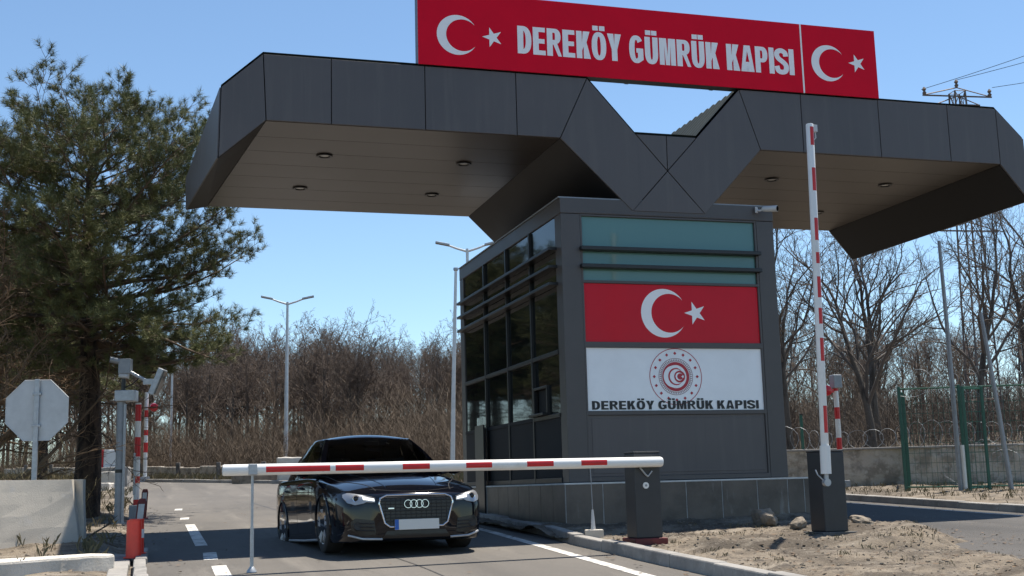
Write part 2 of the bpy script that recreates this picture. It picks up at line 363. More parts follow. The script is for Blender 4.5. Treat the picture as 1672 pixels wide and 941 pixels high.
def axis_steps(lo, hi, a, b, fine, coarse):
    out = list(np.arange(lo, a, coarse)) + list(np.arange(a, b, fine)) + list(np.arange(b, hi + coarse, coarse)); return out
xs = axis_steps(-900, 900, -60, 60, 2.0, 60); ys = axis_steps(-600, 1100, -20, 130, 2.0, 60)
mb = MB(); mb.v = [(x, y, terrain(x, y)) for x in xs for y in ys]; n = len(ys)
mb.f = [(i * n + j, (i + 1) * n + j, (i + 1) * n + j + 1, i * n + j + 1) for i in range(len(xs) - 1) for j in range(n - 1)]
tag(mb.build('ground', M['ground'], smooth=True, sharp=0), kind='structure')

def P3(u, v, dz=0.0):
    x, y = W(u, v); return (x, y, plane_z(y) + dz)

FAR = [(-21.5, 60.7), (-18.0, 56.7), (-14.05, 52.2), (-8.9, 46.3), (-2.5, 38.3), (2.6, 32.0)]
road = [W(-5.62, -14), W(7.05, -14), W(6.95, -.7), W(7.15, 5), W(7.35, 9.5), (5.5, 28.4)] + FAR[::-1] + [(-21, 52), (-18, 45.5), (-15.4, 42.0)] + [W(-6.2, 24), W(-5.75, 14), W(-5.62, 8)]
mb = MB(); mb.add([(x, y, plane_z(y)) for x, y in road], [tuple(range(len(road)))])
tag(mb.build('road', M['asphalt'], fixn=False), kind='structure')

side = [W(.9, -14), W(1.6, -8), W(2.4, -5.5), W(3.4, -2.5), W(3.82, -1.5), W(3.82, 6.5), W(4.6, 9.0), W(7.25, 8.6), W(7.10, 5), W(6.92, -.7), W(7.0, -14)]
mb = MB(); mb.add([(x, y, plane_z(y) + .004) for x, y in side], [tuple(range(len(side)))])
tag(mb.build('side_road', M['asphalt_dark'], fixn=False), kind='structure')

def strip(pts, w, dz):
    mb = MB(); vs = []
    for i, (x, y) in enumerate(pts):
        a = Vector(pts[max(i - 1, 0)]); b = Vector(pts[min(i + 1, len(pts) - 1)]); d = (b - a).normalized()
        for s in (-1, 1):
            qx, qy = x - d.y * w / 2 * s, y + d.x * w / 2 * s; vs.append((qx, qy, plane_z(qy) + dz))
    return mb.add(vs, [(2 * i, 2 * i + 1, 2 * i + 3, 2 * i + 2) for i in range(len(pts) - 1)])
mk = MB()
for a, b in ((-9.6, -7.2), (-4.6, -2.3), (-1.5, -.45), (.75, 5.9), (7.6, 8.3), (11.5, 12.3)):
    s = strip([W(-4.9, a), W(-4.88, (a + b) / 2), W(-4.86, b)], .16, .004); mk.add(s.v, s.f)
s = strip([W(-1.42, -9.5), W(-1.25, -5.5), W(-1.06, -2), W(-.92, .8), W(-.86, 4), W(-.86, 9)], .13, .004); mk.add(s.v, s.f)
s = strip([W(6.6, -8), W(6.52, 0), W(6.72, 6), W(6.9, 8.4)], .07, .008); mk.add(s.v, s.f)
tag(mk.build('road_marking', M['road_paint'], fixn=False), kind='structure')
# bitumen seams poured along cracks
mk = MB(); rnd = random.Random(5)
for pts in ([(-5.5, 1.8), (-3.2, 1.55), (-1, 1.9)], [(-5.6, 11), (-3, 11.6), (-.9, 11.2)], [(-5.5, 15.5), (-2, 14.8), (1.5, 15.8)], [(-3.0, -9), (-2.9, -4), (-3.05, 0), (-2.9, 6), (-3.1, 14)]):
    q = catmull(pts, 24); q = [(a + rnd.uniform(-.02, .02), b + rnd.uniform(-.02, .02)) for a, b in q]
    s = strip([W(a, b) for a, b in q], .022, .002); mk.add(s.v, s.f)
tag(mk.build('road_crack_seal', M['bump_black'], fixn=False), kind='structure')

def kerb_line(pts, w, h, name, L=1.0, seed=1, m='kerb', bevel=.015):
    """kerb stones laid end to end along a path, each with a small joint"""
    rr = random.Random(seed); mb = MB(); pts = [Vector(p) for p in pts]
    tot = [0.0]
    for i in range(1, len(pts)): tot.append(tot[-1] + (pts[i] - pts[i - 1]).length)
    def at_s(s):
        for i in range(1, len(pts)):
            if s <= tot[i] or i == len(pts) - 1:
                t = (s - tot[i - 1]) / (tot[i] - tot[i - 1]); return pts[i - 1].lerp(pts[i], t)
    s = 0.0
    while s < tot[-1] - .2:
        e = min(s + L - .012, tot[-1]); a, b = at_s(s), at_s(e); d = (b - a).normalized(); nn = Vector((-d.y, d.x))
        j = rr.uniform(-.012, .012); hh = h + rr.uniform(-.012, .010)
        a = a + nn * j; b = b + nn * (j + rr.uniform(-.008, .008)); vs = []
        for dz, sh in ((-.15, 0), (hh, .02)):
            for p, q in ((a, -1), (a, 1), (b, 1), (b, -1)):
                o = p + nn * q * (w / 2 - sh * .5); vs.append((o.x, o.y, plane_z(o.y) + dz))
        mb.add(vs, [(0, 3, 2, 1), (4, 5, 6, 7), (0, 1, 5, 4), (1, 2, 6, 5), (2, 3, 7, 6), (3, 0, 4, 7)])
        s += L
    return tag(mb.build(name, M[m], bevel=bevel), kind='structure')
kerb_line([W(-.76, -11), W(-.68, -5), W(-.60, -1.9), W(-.42, -.5), W(-.36, 2), W(-.36, 8)], .16, .125, 'island_kerb', seed=3)
kerb_line([W(7.14, -10), W(7.04, -.7), W(7.24, 5), W(7.44, 9.4)], .18, .12, 'verge_kerb', seed=4)
kerb_line(FAR[::-1], .2, .13, 'far_kerb', seed=6)
kerb_line([W(-5.68, -4.6), W(-5.66, -.1)], .15, .07, 'shoulder_kerb', seed=8)
kerb_line([W(-5.90, -4.6), W(-5.88, -.55)], .22, .045, 'shoulder_edging', L=.9, seed=9)

def sstep(t): t = max(0.0, min(1.0, t)); return t * t * (3 - 2 * t)
def dirt_patch(name, u0, u1, v0, v1, du, fn, m='dirt'):
    nu, nv = int((u1 - u0) / du), int((v1 - v0) / du); mb = MB()
    for i in range(nu + 1):
        for j in range(nv + 1):
            u, v = u0 + (u1 - u0) * i / nu, v0 + (v1 - v0) * j / nv; x, y = W(u, v); mb.v.append((x, y, plane_z(y) + fn(u, v)))
    mb.f = [(i * (nv + 1) + j, (i + 1) * (nv + 1) + j, (i + 1) * (nv + 1) + j + 1, i * (nv + 1) + j + 1) for i in range(nu) for j in range(nv)]
    return tag(mb.build(name, M[m], smooth=True, sharp=0, fixn=False), kind='structure')

def seg_d(u, v, a, b):
    px, py = u - a[0], v - a[1]; dx, dy = b[0] - a[0], b[1] - a[1]; t = max(0, min(1, (px * dx + py * dy) / (dx * dx + dy * dy)))
    return math.hypot(px - dx * t, py - dy * t)
def island_h(u, v):
    edge = np.interp(v, [-11, -8, -6, -4, -2.5, 0, 4, 9], [1.3, 1.9, 2.6, 3.3, 4.1, 4.5, 4.6, 4.7]) + .35 * fbm(v * .9, 3.1) + .12 * fbm(v * 4, 8)
    b = .060 + .040 * fbm(u * .9, v * .9, 1) + .024 * fbm(u * 2.6, v * 2.6, 5) + .018 * abs(fbm(u * 6, v * 6, 2)) + .007 * fbm(u * 15, v * 15, 4)
    for A, B, w, d in (((.2, -4.2), (2.6, -5.3), .16, -.085), ((.15, -3.75), (2.6, -4.8), .20, .07), ((-.2, -2.1), (3.6, -2.2), .12, -.04), ((1.2, -6.2), (2.4, -7.5), .2, -.06), ((2.6, -2.9), (3.6, -3.6), .35, .09)):
        k = seg_d(u, v, A, B); b += d * math.exp(-(k / w) ** 2)
    b += .06 * math.exp(-((v + .25) / .3) ** 2)                      # heaped against the plinth
    t = sstep((edge - u) / .55)
    return b * t + (-.03) * (1 - t)
dirt_patch('island_dirt', -.66, 5.0, -10.5, 7, .045, island_h)
def shoulder_h(u, v):
    edge = -5.80 + .10 * fbm(v * .7, 9.1) + .05 * fbm(v * 3, 2) - .45 * sstep((v - 12) / 14)
    b = .035 + .07 * fbm(u * .35, v * .35, 3) + .035 * fbm(u * 1.2, v * 1.2, 4) + .014 * abs(fbm(u * 6, v * 6, 7)) + .10 * sstep((-6.6 - u) / 5)
    b += .10 * math.exp(-((v - 1.2) / .5) ** 2) * sstep((-5.9 - u) / .4)
    t = sstep((edge - u) / .35)
    return b * t - .032 * (1 - t)
dirt_patch('shoulder_dirt', -17, -5.55, -7, 30, .10, shoulder_h)
def verge_h(u, v):
    return .09 + .05 * fbm(u * .5, v * .5, 6) + .03 * abs(fbm(u * 3, v * 3, 2)) - .05 * (1 - sstep((u - 7.2) / .3))
dirt_patch('verge_dirt', 7.18, 22, -4, 15, .14, verge_h)

# loose pebbles and clods that nobody could count
mb = MB(); rnd = random.Random(11)
def pebble(x, y, z, r):
    a = rnd.uniform(0, 6.28); vs = []
    for k, (rr, h) in enumerate(((.75, -.45), (1, .05), (.55, .55))):
        for j in range(5):
            t = a + 1.2566 * j + k * .4; q = r * rr * rnd.uniform(.75, 1.2); vs.append((x + q * math.cos(t), y + q * math.sin(t), z + r * h * rnd.uniform(.7, 1.1)))
    fs = [(i * 5 + j, i * 5 + (j + 1) % 5, (i + 1) * 5 + (j + 1) % 5, (i + 1) * 5 + j) for i in range(2) for j in range(5)] + [(14, 13, 12, 11, 10)[::-1]]
    mb.add(vs, fs)
for _ in range(3800):
    v = rnd.uniform(-9, 1.2); u = rnd.uniform(-.5, 4.3)
    if v > -.25 and u < 3.9: continue
    h = island_h(u, v)
    if h < .0: continue
    x, y = W(u, v); pebble(x, y, plane_z(y) + h, rnd.choice((.005, .006, .007, .008, .010, .012, .016, .022)) * rnd.uniform(.7, 1.5))
for _ in range(900):
    v = rnd.uniform(-5, 14); u = rnd.uniform(-9, -5.8); x, y = W(u, v); pebble(x, y, plane_z(y) + shoulder_h(u, v), rnd.choice((.01, .015, .02, .03)) * rnd.uniform(.7, 1.4))
for _ in range(260):
    u, v = rnd.uniform(2.4, 5.4), rnd.uniform(-7, 2); x, y = W(u, v); pebble(x, y, plane_z(y) + .003, rnd.uniform(.005, .014))
tag(mb.build('gravel', M['stone'], fixn=False), kind='stuff')
mb = MB()                                                               # fallen leaves and scraps lying about
def leaf(x, y, z):
    a = rnd.uniform(0, 6.28); L, w = rnd.uniform(.015, .045), rnd.uniform(.008, .018); c, s = math.cos(a), math.sin(a); t = [rnd.uniform(.0, .012) for _ in range(4)]
    mb.add([(x - c * L, y - s * L, z + t[0]), (x + s * w, y - c * w, z + t[1]), (x + c * L, y + s * L, z + t[2]), (x - s * w, y + c * w, z + t[3])], [(0, 1, 2), (0, 2, 3)])
for _ in range(1500):
    u, v = rnd.uniform(-.45, 4.2), rnd.uniform(-8, -.2)
    if fbm(u * .8, v * .8, 12) < -.1 and rnd.random() < .7: continue
    x, y = W(u, v); leaf(x, y, plane_z(y) + max(.004, island_h(u, v)) + .004)
for _ in range(900):
    u, v = rnd.uniform(-9, -5.8), rnd.uniform(-4, 12); x, y = W(u, v); leaf(x, y, plane_z(y) + max(.0, shoulder_h(u, v)) + .004)
for _ in range(220):
    u, v = rnd.choice((rnd.uniform(-1.0, -.75), rnd.uniform(-5.55, -5.2), rnd.uniform(-5.5, -.8), rnd.uniform(6.4, 6.9))), rnd.uniform(-6, 14); x, y = W(u, v); leaf(x, y, plane_z(y) + .010)
tag(mb.build('leaf_litter', M['litter'], fixn=False), kind='stuff')

# ------------------------------------------------------------------ gatehouse canopy
def inset(poly, g):
    n = len(poly); A = sum(poly[i][0] * poly[(i + 1) % n][1] - poly[(i + 1) % n][0] * poly[i][1] for i in range(n))
    s = 1 if A > 0 else -1; out = []
    for i in range(n):
        p0, p1, p2 = (Vector(poly[(i + k) % n]) for k in (-1, 0, 1))
        d1, d2 = (p1 - p0).normalized(), (p2 - p1).normalized()
        n1, n2 = Vector((-d1.y, d1.x)) * s, Vector((-d2.y, d2.x)) * s
        b = (n1 + n2); k = g / max(.2, b.dot(n1)); out.append(tuple(p1 + b * k))
    return out
ZT, ZS, VF, VB = 6.753, 5.812, -.03, 5.25
T0, T1, T2, T2r, T1r, T0r = (-4.766, 6.245), (-4.213, ZT), (.479, ZT), (2.952, ZT), (7.601, ZT), (8.105, 6.262)
B0b, T0b, B1b = (-5.02, 5.74), (-5.03, 6.30), (-4.68, 5.812)
B0, B1, B2, B2r, B1r, B0r = (-4.79, 5.26), (-4.170, ZS), (.031, ZS), (3.264, ZS), (7.605, ZS), (8.10, 5.225)
N1, N2, X0, C1, C2 = (1.21, 5.946), (2.204, 5.946), (1.701, 5.404), (1.115, 4.77), (2.275, 4.77)
def lerp2(a, b, t): return (a[0] + (b[0] - a[0]) * t, a[1] + (b[1] - a[1]) * t)
def at_u(a, b, u): return lerp2(a, b, (u - a[0]) / (b[0] - a[0]))
panels = [[T0, T1, B1, B0]]
sl = [-3.286, -1.964, -.62]
tops = [T1] + [(u, ZT) for u in sl] + [T2]; bots = [B1] + [(u, ZS) for u in sl] + [B2]
panels += [[tops[i], tops[i + 1], bots[i + 1], bots[i]] for i in range(4)]
panels += [[T2, N1, X0, C1, B2], [N1, (1.707, 5.946), X0], [(1.707, 5.946), N2, X0], [T2r, B2r, C2, X0, N2], [C1, X0, C2]]
sr = [4.007, 5.385, 6.668]
tops = [T2r] + [(u, ZT) for u in sr] + [T1r]; bots = [B2r] + [(u, ZS) for u in sr] + [B1r]
panels += [[tops[i], tops[i + 1], bots[i + 1], bots[i]] for i in range(4)] + [[T1r, T0r, B0r, B1r]]
canopy = thing('gate_canopy', 'dark grey angular canopy roof with downlights folded down onto the glazed booth', 'canopy', (BX, BY, 4.77), YAW)
OFF = (0, 0, -4.77)
mb = MB()
for p in panels:
    q = inset(p, .006); mb.prism(q, VF, VF + .03)
    if p[0] != T0: mb.prism(q, VB - .03, VB)
def slab(a, b, c, d, th):                                               # four corners in space, given a thickness
    a, b, c, d = (Vector(q) for q in (a, b, c, d)); nn = (b - a).cross(d - a).normalized() * th; vs = [a, b, c, d] + [q + nn for q in (a, b, c, d)]
    return [tuple(q) for q in vs], [(0, 3, 2, 1), (4, 5, 6, 7), (0, 1, 5, 4), (1, 2, 6, 5), (2, 3, 7, 6), (3, 0, 4, 7)]
def mix3(p, q, t): return tuple(Vector(p).lerp(Vector(q), t))
Tf, Tb, Bf, Bb = (T0[0], VF + .034, T0[1]), (T0b[0], VB, T0b[1]), (B0[0], VF + .034, B0[1]), (B0b[0], VB, B0b[1])
mb.add(*slab(Tf, mix3(Tf, Tb, .498), mix3(Bf, Bb, .498), Bf, .02)); mb.add(*slab(mix3(Tf, Tb, .502), Tb, Bb, mix3(Bf, Bb, .502), .02))
mb.add(*slab((T0b[0], VB - .001, T0b[1]), (T1[0], VB - .001, ZT), (B1b[0], VB - .001, ZS), (B0b[0], VB - .001, B0b[1]), .02))
for (a, b) in ((T0r, B0r),):                                            # end fascia
    s = -1 if a[0] < 0 else 1
    for k in range(2):
        y0, y1 = VF + .04 + k * 2.53, VF + .04 + k * 2.53 + 2.50
        vs = [(p[0] + o, y, p[1]) for o in (0, s * .02) for p, y in ((a, y0), (a, y1), (b, y1), (b, y0))]
        mb.add(vs, [(0, 1, 2, 3), (7, 6, 5, 4), (0, 4, 5, 1), (1, 5, 6, 2), (2, 6, 7, 3), (3, 7, 4, 0)])
mb.build('fascia', M['fascia'], canopy, off=OFF, bevel=.004)
core = [(T1[0] + .03, ZT - .03), (T2[0] - .02, ZT - .03), (N1[0] - .01, 5.93), (N2[0] + .01, 5.93), (T2r[0] + .02, ZT - .03), (T1r[0] - .01, ZT - .03), (T0r[0] - .02, T0r[1] - .03),
        (B0r[0] - .03, B0r[1] + .06), (B1r[0] - .02, ZS + .04), (B2r[0] + .04, ZS + .04), (C2[0] + .05, 4.82), (C1[0] - .05, 4.82), (B2[0] - .04, ZS + .04), (B1[0] + .05, ZS + .04)]
MB().prism(core, VF + .032, VB - .032).build('inner_frame', M['backing'], canopy, off=OFF)
mb = MB()
def under(a, b, rows, skew=0.0):
    ys_ = [VF + .032 + (VB - VF - .064) * k / rows for k in range(rows + 1)]
    d = Vector((b[0] - a[0], b[1] - a[1])).normalized(); nn = Vector((-d.y, d.x))
    if nn.y < 0: nn = -nn
    for k in range(rows):
        y0, y1 = ys_[k] + .005, ys_[k + 1] - .005
        p, q = Vector(a) + d * .006, Vector(b) - d * .006; P, Q = p + nn * .03, q + nn * .03
        vs = [(r.x + (skew * (y - VF) / (VB - VF) if r in (p, P) else 0), y, r.y) for y in (y0, y1) for r in (p, q, Q, P)]
        mb.add(vs, [(0, 1, 2, 3), (7, 6, 5, 4), (0, 4, 5, 1), (1, 5, 6, 2), (2, 6, 7, 3), (3, 7, 4, 0)])
under(B1, B2, 7, B1b[0] - B1[0]); mb.build('soffit', M['soffit'], canopy, off=OFF); mb = MB(); under(B2r, B1r, 7); mb.build('soffit', M['soffit'], canopy, off=OFF); mb = MB(); mb.add(*slab((B0[0], VF + .034, B0[1]), (B1[0] - .005, VF + .034, ZS), (B1b[0] - .005, VB - .034, ZS), (B0b[0], VB - .034, B0b[1]), .025)); mb.build('end_soffit', M['slope'], canopy, off=OFF)
for a, b in ((B2, C1), (C2, B2r), (B1r, B0r)):
    mb = MB(); under(a, b, 1); mb.build('sloped_soffit', M['slope'], canopy, off=OFF)
mb = MB()                                                               # ribbed roof sheet
def ribs(a, b):
    n = 110
    def fn(i, j):
        y = VF + .035 + (VB - VF - .07) * i; k = abs((i * 24) % 1 - .5) * 2
        p = lerp2(lerp2(a, T0b, i) if a == T0 else a, b, j); return (p[0], y, p[1] + .004 + .035 * (1 if k > .62 else 0 if k < .42 else (k - .42) * 5))
    mb.grid(fn, 24 * 8, 1)
for a, b in ((T0, T1), (T1, T2), (T2, N1), (N1, N2), (N2, T2r), (T2r, T1r), (T1r, T0r)): ribs(a, b)
mb.build('roof_sheet', M['ribbed'], canopy, off=OFF, fixn=False)
for (u, v) in [(-3.156, 1.552), (-.998, 1.59), (-3.268, 3.605), (-1.025, 3.665), (4.323, 1.577), (6.485, 1.55), (6.45, 3.712), (4.323, 3.69)]:
    d = MB().lathe([(.078, 0), (.115, 0), (.125, -.012), (.112, -.022), (.082, -.022), (.070, .0)], (u, v, ZS - .001), n=24).build('downlight', M['black'], canopy, smooth=True, off=OFF)
    MB().lathe([(.002, -.008), (.066, -.008), (.066, -.004), (.002, -.004)], (u, v, ZS), n=20).build('lamp_lens', M['lamp_lens'], d)

# ------------------------------------------------------------------ red sign on the canopy
sign = thing('gate_sign', 'long red sign board with white lettering on the canopy edge', 'sign', (BX, BY, ZT), YAW)
OS = (0, 0, -ZT)
MB().box(-2.055, 5.383, -.052, .16, 6.775, 7.875).build('sign_case', M['frame'], sign, off=OS, bevel=.006)
MB().box(-2.063, 4.045, -.068, -.0525, 6.764, 7.884).build('red_panel', M['red_sign'], sign, off=OS)
MB().box(4.075, 5.391, -.068, -.0525, 6.764, 7.884).build('red_panel', M['red_sign'], sign, off=OS)
MB().box(4.047, 4.073, -.070, -.0525, 6.764, 7.884).build('divider_strip', M['white_sign'], sign, off=OS)
mb = MB()
for u in (-1.6, -.2, 1.2, 2.6, 4.3): MB().box(u - .03, u + .03, .165, .22, 6.79, 7.84).build('back_frame', M['galv_dull'], sign, off=OS)
lettering('DEREKÖY GÜMRÜK KAPISI', -.59, 3.912, 7.035, 7.455, -.0715, w=.50, tx=.205, ty=.165, gap=.055, space=.25).build('lettering', M['white_sign'], sign, off=OS, fixn=False)
flat([crescent_outline(-1.487, 7.237, .298, sx=1.02)], -.0715).build('crescent', M['white_sign'], sign, off=OS, fixn=False)
flat([star_outline(-.965, 7.242, .157, 180)], -.0715).build('star', M['white_sign'], sign, off=OS, fixn=False)
flat([crescent_outline(4.52, 7.279, .295, sx=1.02)], -.0715).build('crescent', M['white_sign'], sign, off=OS, fixn=False)
flat([star_outline(5.035, 7.312, .157, 180)], -.0715).build('star', M['white_sign'], sign, off=OS, fixn=False)

# ------------------------------------------------------------------ glazed customs booth
BW, BL, Z0, ZB = 3.40, 5.85, .875, 4.93
booth = thing('customs_booth', 'dark glazed booth with flag panel and tiled plinth under the canopy', 'booth', (BX, BY, .2), YAW)
OB = (0, 0, -.2)
mb = MB()                                                               # corner columns
for u0, u1 in ((.0, .29), (3.12, BW)):
    for v0, v1 in ((-.015, .26), (BL - .26, BL)): MB().box(u0, u1, v0, v1, Z0 + .002, 4.70).build('corner_column', M['frame'], booth, off=OB, bevel=.006)
MB().box(-.004, BW + .004, -.02, BL + .004, 4.705, ZB).box(.30, 3.11, -.023, .05, 4.715, 4.74).build('parapet', M['frame'], booth, off=OB, bevel=.006)
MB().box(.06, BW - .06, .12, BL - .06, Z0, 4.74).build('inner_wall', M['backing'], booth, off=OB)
MB().box(-.02, BW + .02, -.0, BL + .02, ZB + .002, ZB + .02).build('roof', M['galv_dull'], booth, off=OB)
mb = MB()                                                               # front rails
for z0, z1 in ((3.695, 3.735), (2.765, 2.845), (1.805, 1.865), (.88, .945), (4.675, 4.702)): mb.box(.292, 3.118, -.012, .09, z0, z1)
for u0, u1 in ((.292, .322), (3.085, 3.118)): mb.box(u0, u1, -.009, .085, .88, 4.70)
mb.build('front_frame', M['frame'], booth, off=OB, bevel=.004)
for z0, z1 in ((4.225, 4.674), (3.96, 4.16), (3.738, 3.905)):
    MB().box(.324, 3.083, .03, .05, z0, z1).build('window_pane', M['glass_teal'], booth, off=OB)
for z in (4.19, 3.932):
    MB().box(.27, 3.13, -.11, .028, z - .028, z + .028).build('louvre', M['black'], booth, off=OB, bevel=.006)
MB().box(.324, 3.083, .012, .05, .947, 1.803).box(.372, 3.04, .006, .0115, .99, 1.76).build('lower_panel', M['fascia'], booth, off=OB, bevel=.003)
fp = MB().box(.323, 3.084, .018, .05, 2.847, 3.693).build('flag_panel', M['red_flag'], booth, off=OB)
flat([crescent_outline(1.553, 3.277, .358, sx=1.0)], .0145).build('crescent', M['white_sign'], fp, fixn=False)
flat([star_outline(2.055, 3.285, .178, 180)], .0145).build('star', M['white_sign'], fp, fixn=False)
ep = MB().box(.323, 3.084, .018, .05, 1.867, 2.763).build('emblem_panel', M['white_panel'], booth, off=OB)
lettering('DEREKÖY GÜMRÜK KAPISI', .385, 3.0, 1.882, 2.005, .0115, w=.52, tx=.19, ty=.19, gap=.07, space=.20).build('lettering', M['ink'], ep, fixn=False)
def ring(cx, cz, r0, r1, n=48):
    return [[(cx + r1 * math.cos(R(k * 360 / n)), cz + r1 * math.sin(R(k * 360 / n))) for k in range(n)], [(cx + r0 * math.cos(-R(k * 360 / n)), cz + r0 * math.sin(-R(k * 360 / n))) for k in range(n)]]
ex, ez = 1.695, 2.352
mb = MB()
def addflat(ol, y):
    q = flat(ol, y); mb.add(q.v, q.f)
addflat(ring(ex, ez, .402, .412), .0145)
addflat(ring(ex, ez, .168, .212), .0145)
for k in range(16):
    a = R(90 + k * 22.5); addflat([star_outline(ex + .338 * math.cos(a), ez + .338 * math.sin(a), .024, 90, n=4, q=.75)], .0145)
addflat([[(ex + .06 + .086 * math.cos(R(t)), ez + .086 * math.sin(R(t))) for t in range(0, 360, 10)]], .0130)
addflat([crescent_outline(ex - .02, ez, .135)], .0145)
mb.build('emblem', M['emblem_red'], ep, fixn=False)
mb = MB()
addflat(ring(ex, ez, .262, .268), .0145); addflat(ring(ex, ez, .222, .227), .0145)
for k in range(56):
    a = R(k * 360 / 56); c, s = math.cos(a), math.sin(a); w = .007
    addflat([[(ex + .231 * c - w * s, ez + .231 * s + w * c), (ex + .231 * c + w * s, ez + .231 * s - w * c), (ex + .256 * c + w * .3 * s, ez + .256 * s - w * .3 * c), (ex + .256 * c - w * .3 * s, ez + .256 * s + w * .3 * c)]], .0145)
mb.build('emblem_ring', M['emblem_dark'], ep, fixn=False)
mb = MB(); addflat([crescent_outline(ex + .052, ez, .058)], .0115); addflat([star_outline(ex + .108, ez, .03, 180)], .0115); addflat([crescent_outline(ex - .035, ez, .158)], .0125)
mb.build('emblem_moon', M['white_panel'], ep, fixn=False)
# glazed side towards the lane
bays = [(.27, 1.46), (1.52, 2.76), (2.82, 4.12), (4.18, 5.58)]
mb = MB()
for v in (1.49, 2.79, 4.15): mb.box(-.018, .06, v - .03, v + .03, Z0, 4.704)
for z0, z1 in ((2.70, 2.76), (Z0 + .002, .95)):
    for v0, v1 in bays: mb.box(-.014, .06, v0 - .009, v1 + .009, z0, z1)
mb.box(-.014, .06, .262, 1.458, 1.80, 1.86)
mb.build('side_frame', M['side_frame'], booth, off=OB, bevel=.004)
rr = random.Random(4)
def pane(v0, v1, z0, z1, x=.02, m='glass_dark', name='window_pane'):
    a, b, c = (rr.uniform(-.004, .004) for _ in range(3))
    vs = [(x + a, v0, z0), (x + b, v1, z0), (x + c, v1, z1), (x + a - b + c, v0, z1)]
    vs += [(p[0] + .012, p[1], p[2]) for p in vs]
    MB().add(vs, [(0, 3, 2, 1), (4, 5, 6, 7), (0, 1, 5, 4), (1, 2, 6, 5), (2, 3, 7, 6), (3, 0, 4, 7)]).build(name, M[m], booth, off=OB)
for i, (v0, v1) in enumerate(bays):
    pane(v0, v1, 2.765, 3.68); pane(v0, v1, 3.74, 3.94); pane(v0, v1, 3.98, 4.20); pane(v0, v1, 4.24, 4.70)
    if i:
        pane(v0, v1, 1.865, 2.695); MB().box(.0, .05, v0 + .002, v1 - .002, .955, 1.80).box(-.012, .05, v0 - .009, v1 + .009, 1.803, 1.86).build('side_panel', M['backing'], booth, off=OB)
for z in (4.22, 3.96, 3.71):
    MB().box(-.13, .018, .20, 5.62, z - .022, z + .022).build('louvre', M['black'], booth, off=OB, bevel=.005)
MB().box(.0, .05, .272, 1.458, .955, 1.795).build('side_panel', M['backing'], booth, off=OB)
pane(.272, .80, 1.865, 2.695); pane(.80, 1.458, 2.30, 2.695, .032)
wf = MB()
for a in ((.80, .84, 1.865, 2.30), (1.42, 1.456, 1.865, 2.30)): wf.box(-.02, .045, a[0], a[1], a[2], a[3])
wf.box(-.02, .045, .84, 1.42, 2.262, 2.30).box(-.10, .045, .78, 1.458, 1.862, 1.90)
wf.build('service_window', M['side_frame'], booth, off=OB, bevel=.004)
MB().box(-.045, .0, 4.62, 4.64, 1.75, 2.05).build('door_handle', M['chrome'], booth, off=OB)
for v0, v1 in ((.15, BL - .15),):                                        # right and back walls
    MB().box(BW - .055, BW - .012, .262, BL - .262, Z0 + .01, 4.70).build('window_pane', M['glass_dark'], booth, off=OB)
    MB().box(.30, 3.11, BL - .055, BL - .012, Z0 + .01, 4.70).build('window_pane', M['glass_dark'], booth, off=OB)
# plinth: tiles with pale joints, pale capping, footing
pl = MB().box(-.0955, 3.7405, -.0955, BL + .1, -.3, .845).build('plinth', M['grout'], booth, off=OB)
mb = MB()
cuts = [-.092, .46, 1.055, 1.165, 1.72, 2.28, 2.84, 3.33, 3.60, 3.737]
for a, b in zip(cuts[:-1], cuts[1:]): mb.box(a + .008, b - .008, -.101, -.0957, .30, .845)
mb.build('tile', M['tile'], pl); mb = MB()
vc = [-.092, .42, .98, 1.54, 2.10, 2.66, 3.22, 3.9]
for a, b in zip(vc[:-1], vc[1:]): mb.box(-.101, -.0957, a + .006, b - .006, .33, .845)
mb.build('tile', M['tile'], pl); mb = MB()
for a, b in zip([4.55, 5.1, 5.6], [5.1, 5.6, 5.9]): mb.box(-.101, -.0957, a + .006, b - .006, .33, .845)
mb.build('tile', M['tile'], pl); mb = MB()
for k in range(8): mb.box(3.7407, 3.746, -.09 + k * .74, -.09 + k * .74 + .73, .25, .845)
mb.build('tile', M['tile'], pl)
MB().box(-.105, 3.75, -.105, BL + .12, .846, .870).build('capping', M['cap'], pl, bevel=.004)
MB().box(-.112, 3.757, -.112, BL + .15, -.3, .296).build('footing', M['footing'], booth, off=OB, bevel=.01)
MB().box(-.13, -.10, 3.95, 4.5, .25, 1.9).build('door', M['black'], booth, off=OB)

def bullet_camera(name, label, loc, rz, tilt, s=1.0, m='cam_white', group=None):
    t = thing(name, label, 'camera', loc, rz, group)
    d = Vector((0, -math.cos(tilt), math.sin(tilt))); q = [Vector(d * k * s) for k in (0, .03, .20, .27)]
    MB().tube(q, [.035 * s, .05 * s, .055 * s, .055 * s], 14).build('housing', M[m], t, smooth=True)
    MB().tube([d * .268 * s, d * .275 * s], [.048 * s, .046 * s], 14).build('lens', M['lens'], t, smooth=True)
    MB().tube([(0, .10 * s, .0), (0, .05 * s, -.02 * s), d * .08 * s], .018 * s, 8).box(-.03 * s, .03 * s, .09 * s, .115 * s, -.05 * s, .05 * s).build('bracket', M[m], t)
    return t
x, y = W(3.17, -.135)
bullet_camera('security_camera', 'white bullet camera mounted on the booth parapet under the canopy', (x, y, 4.86), YAW + R(40), R(-6), .88)

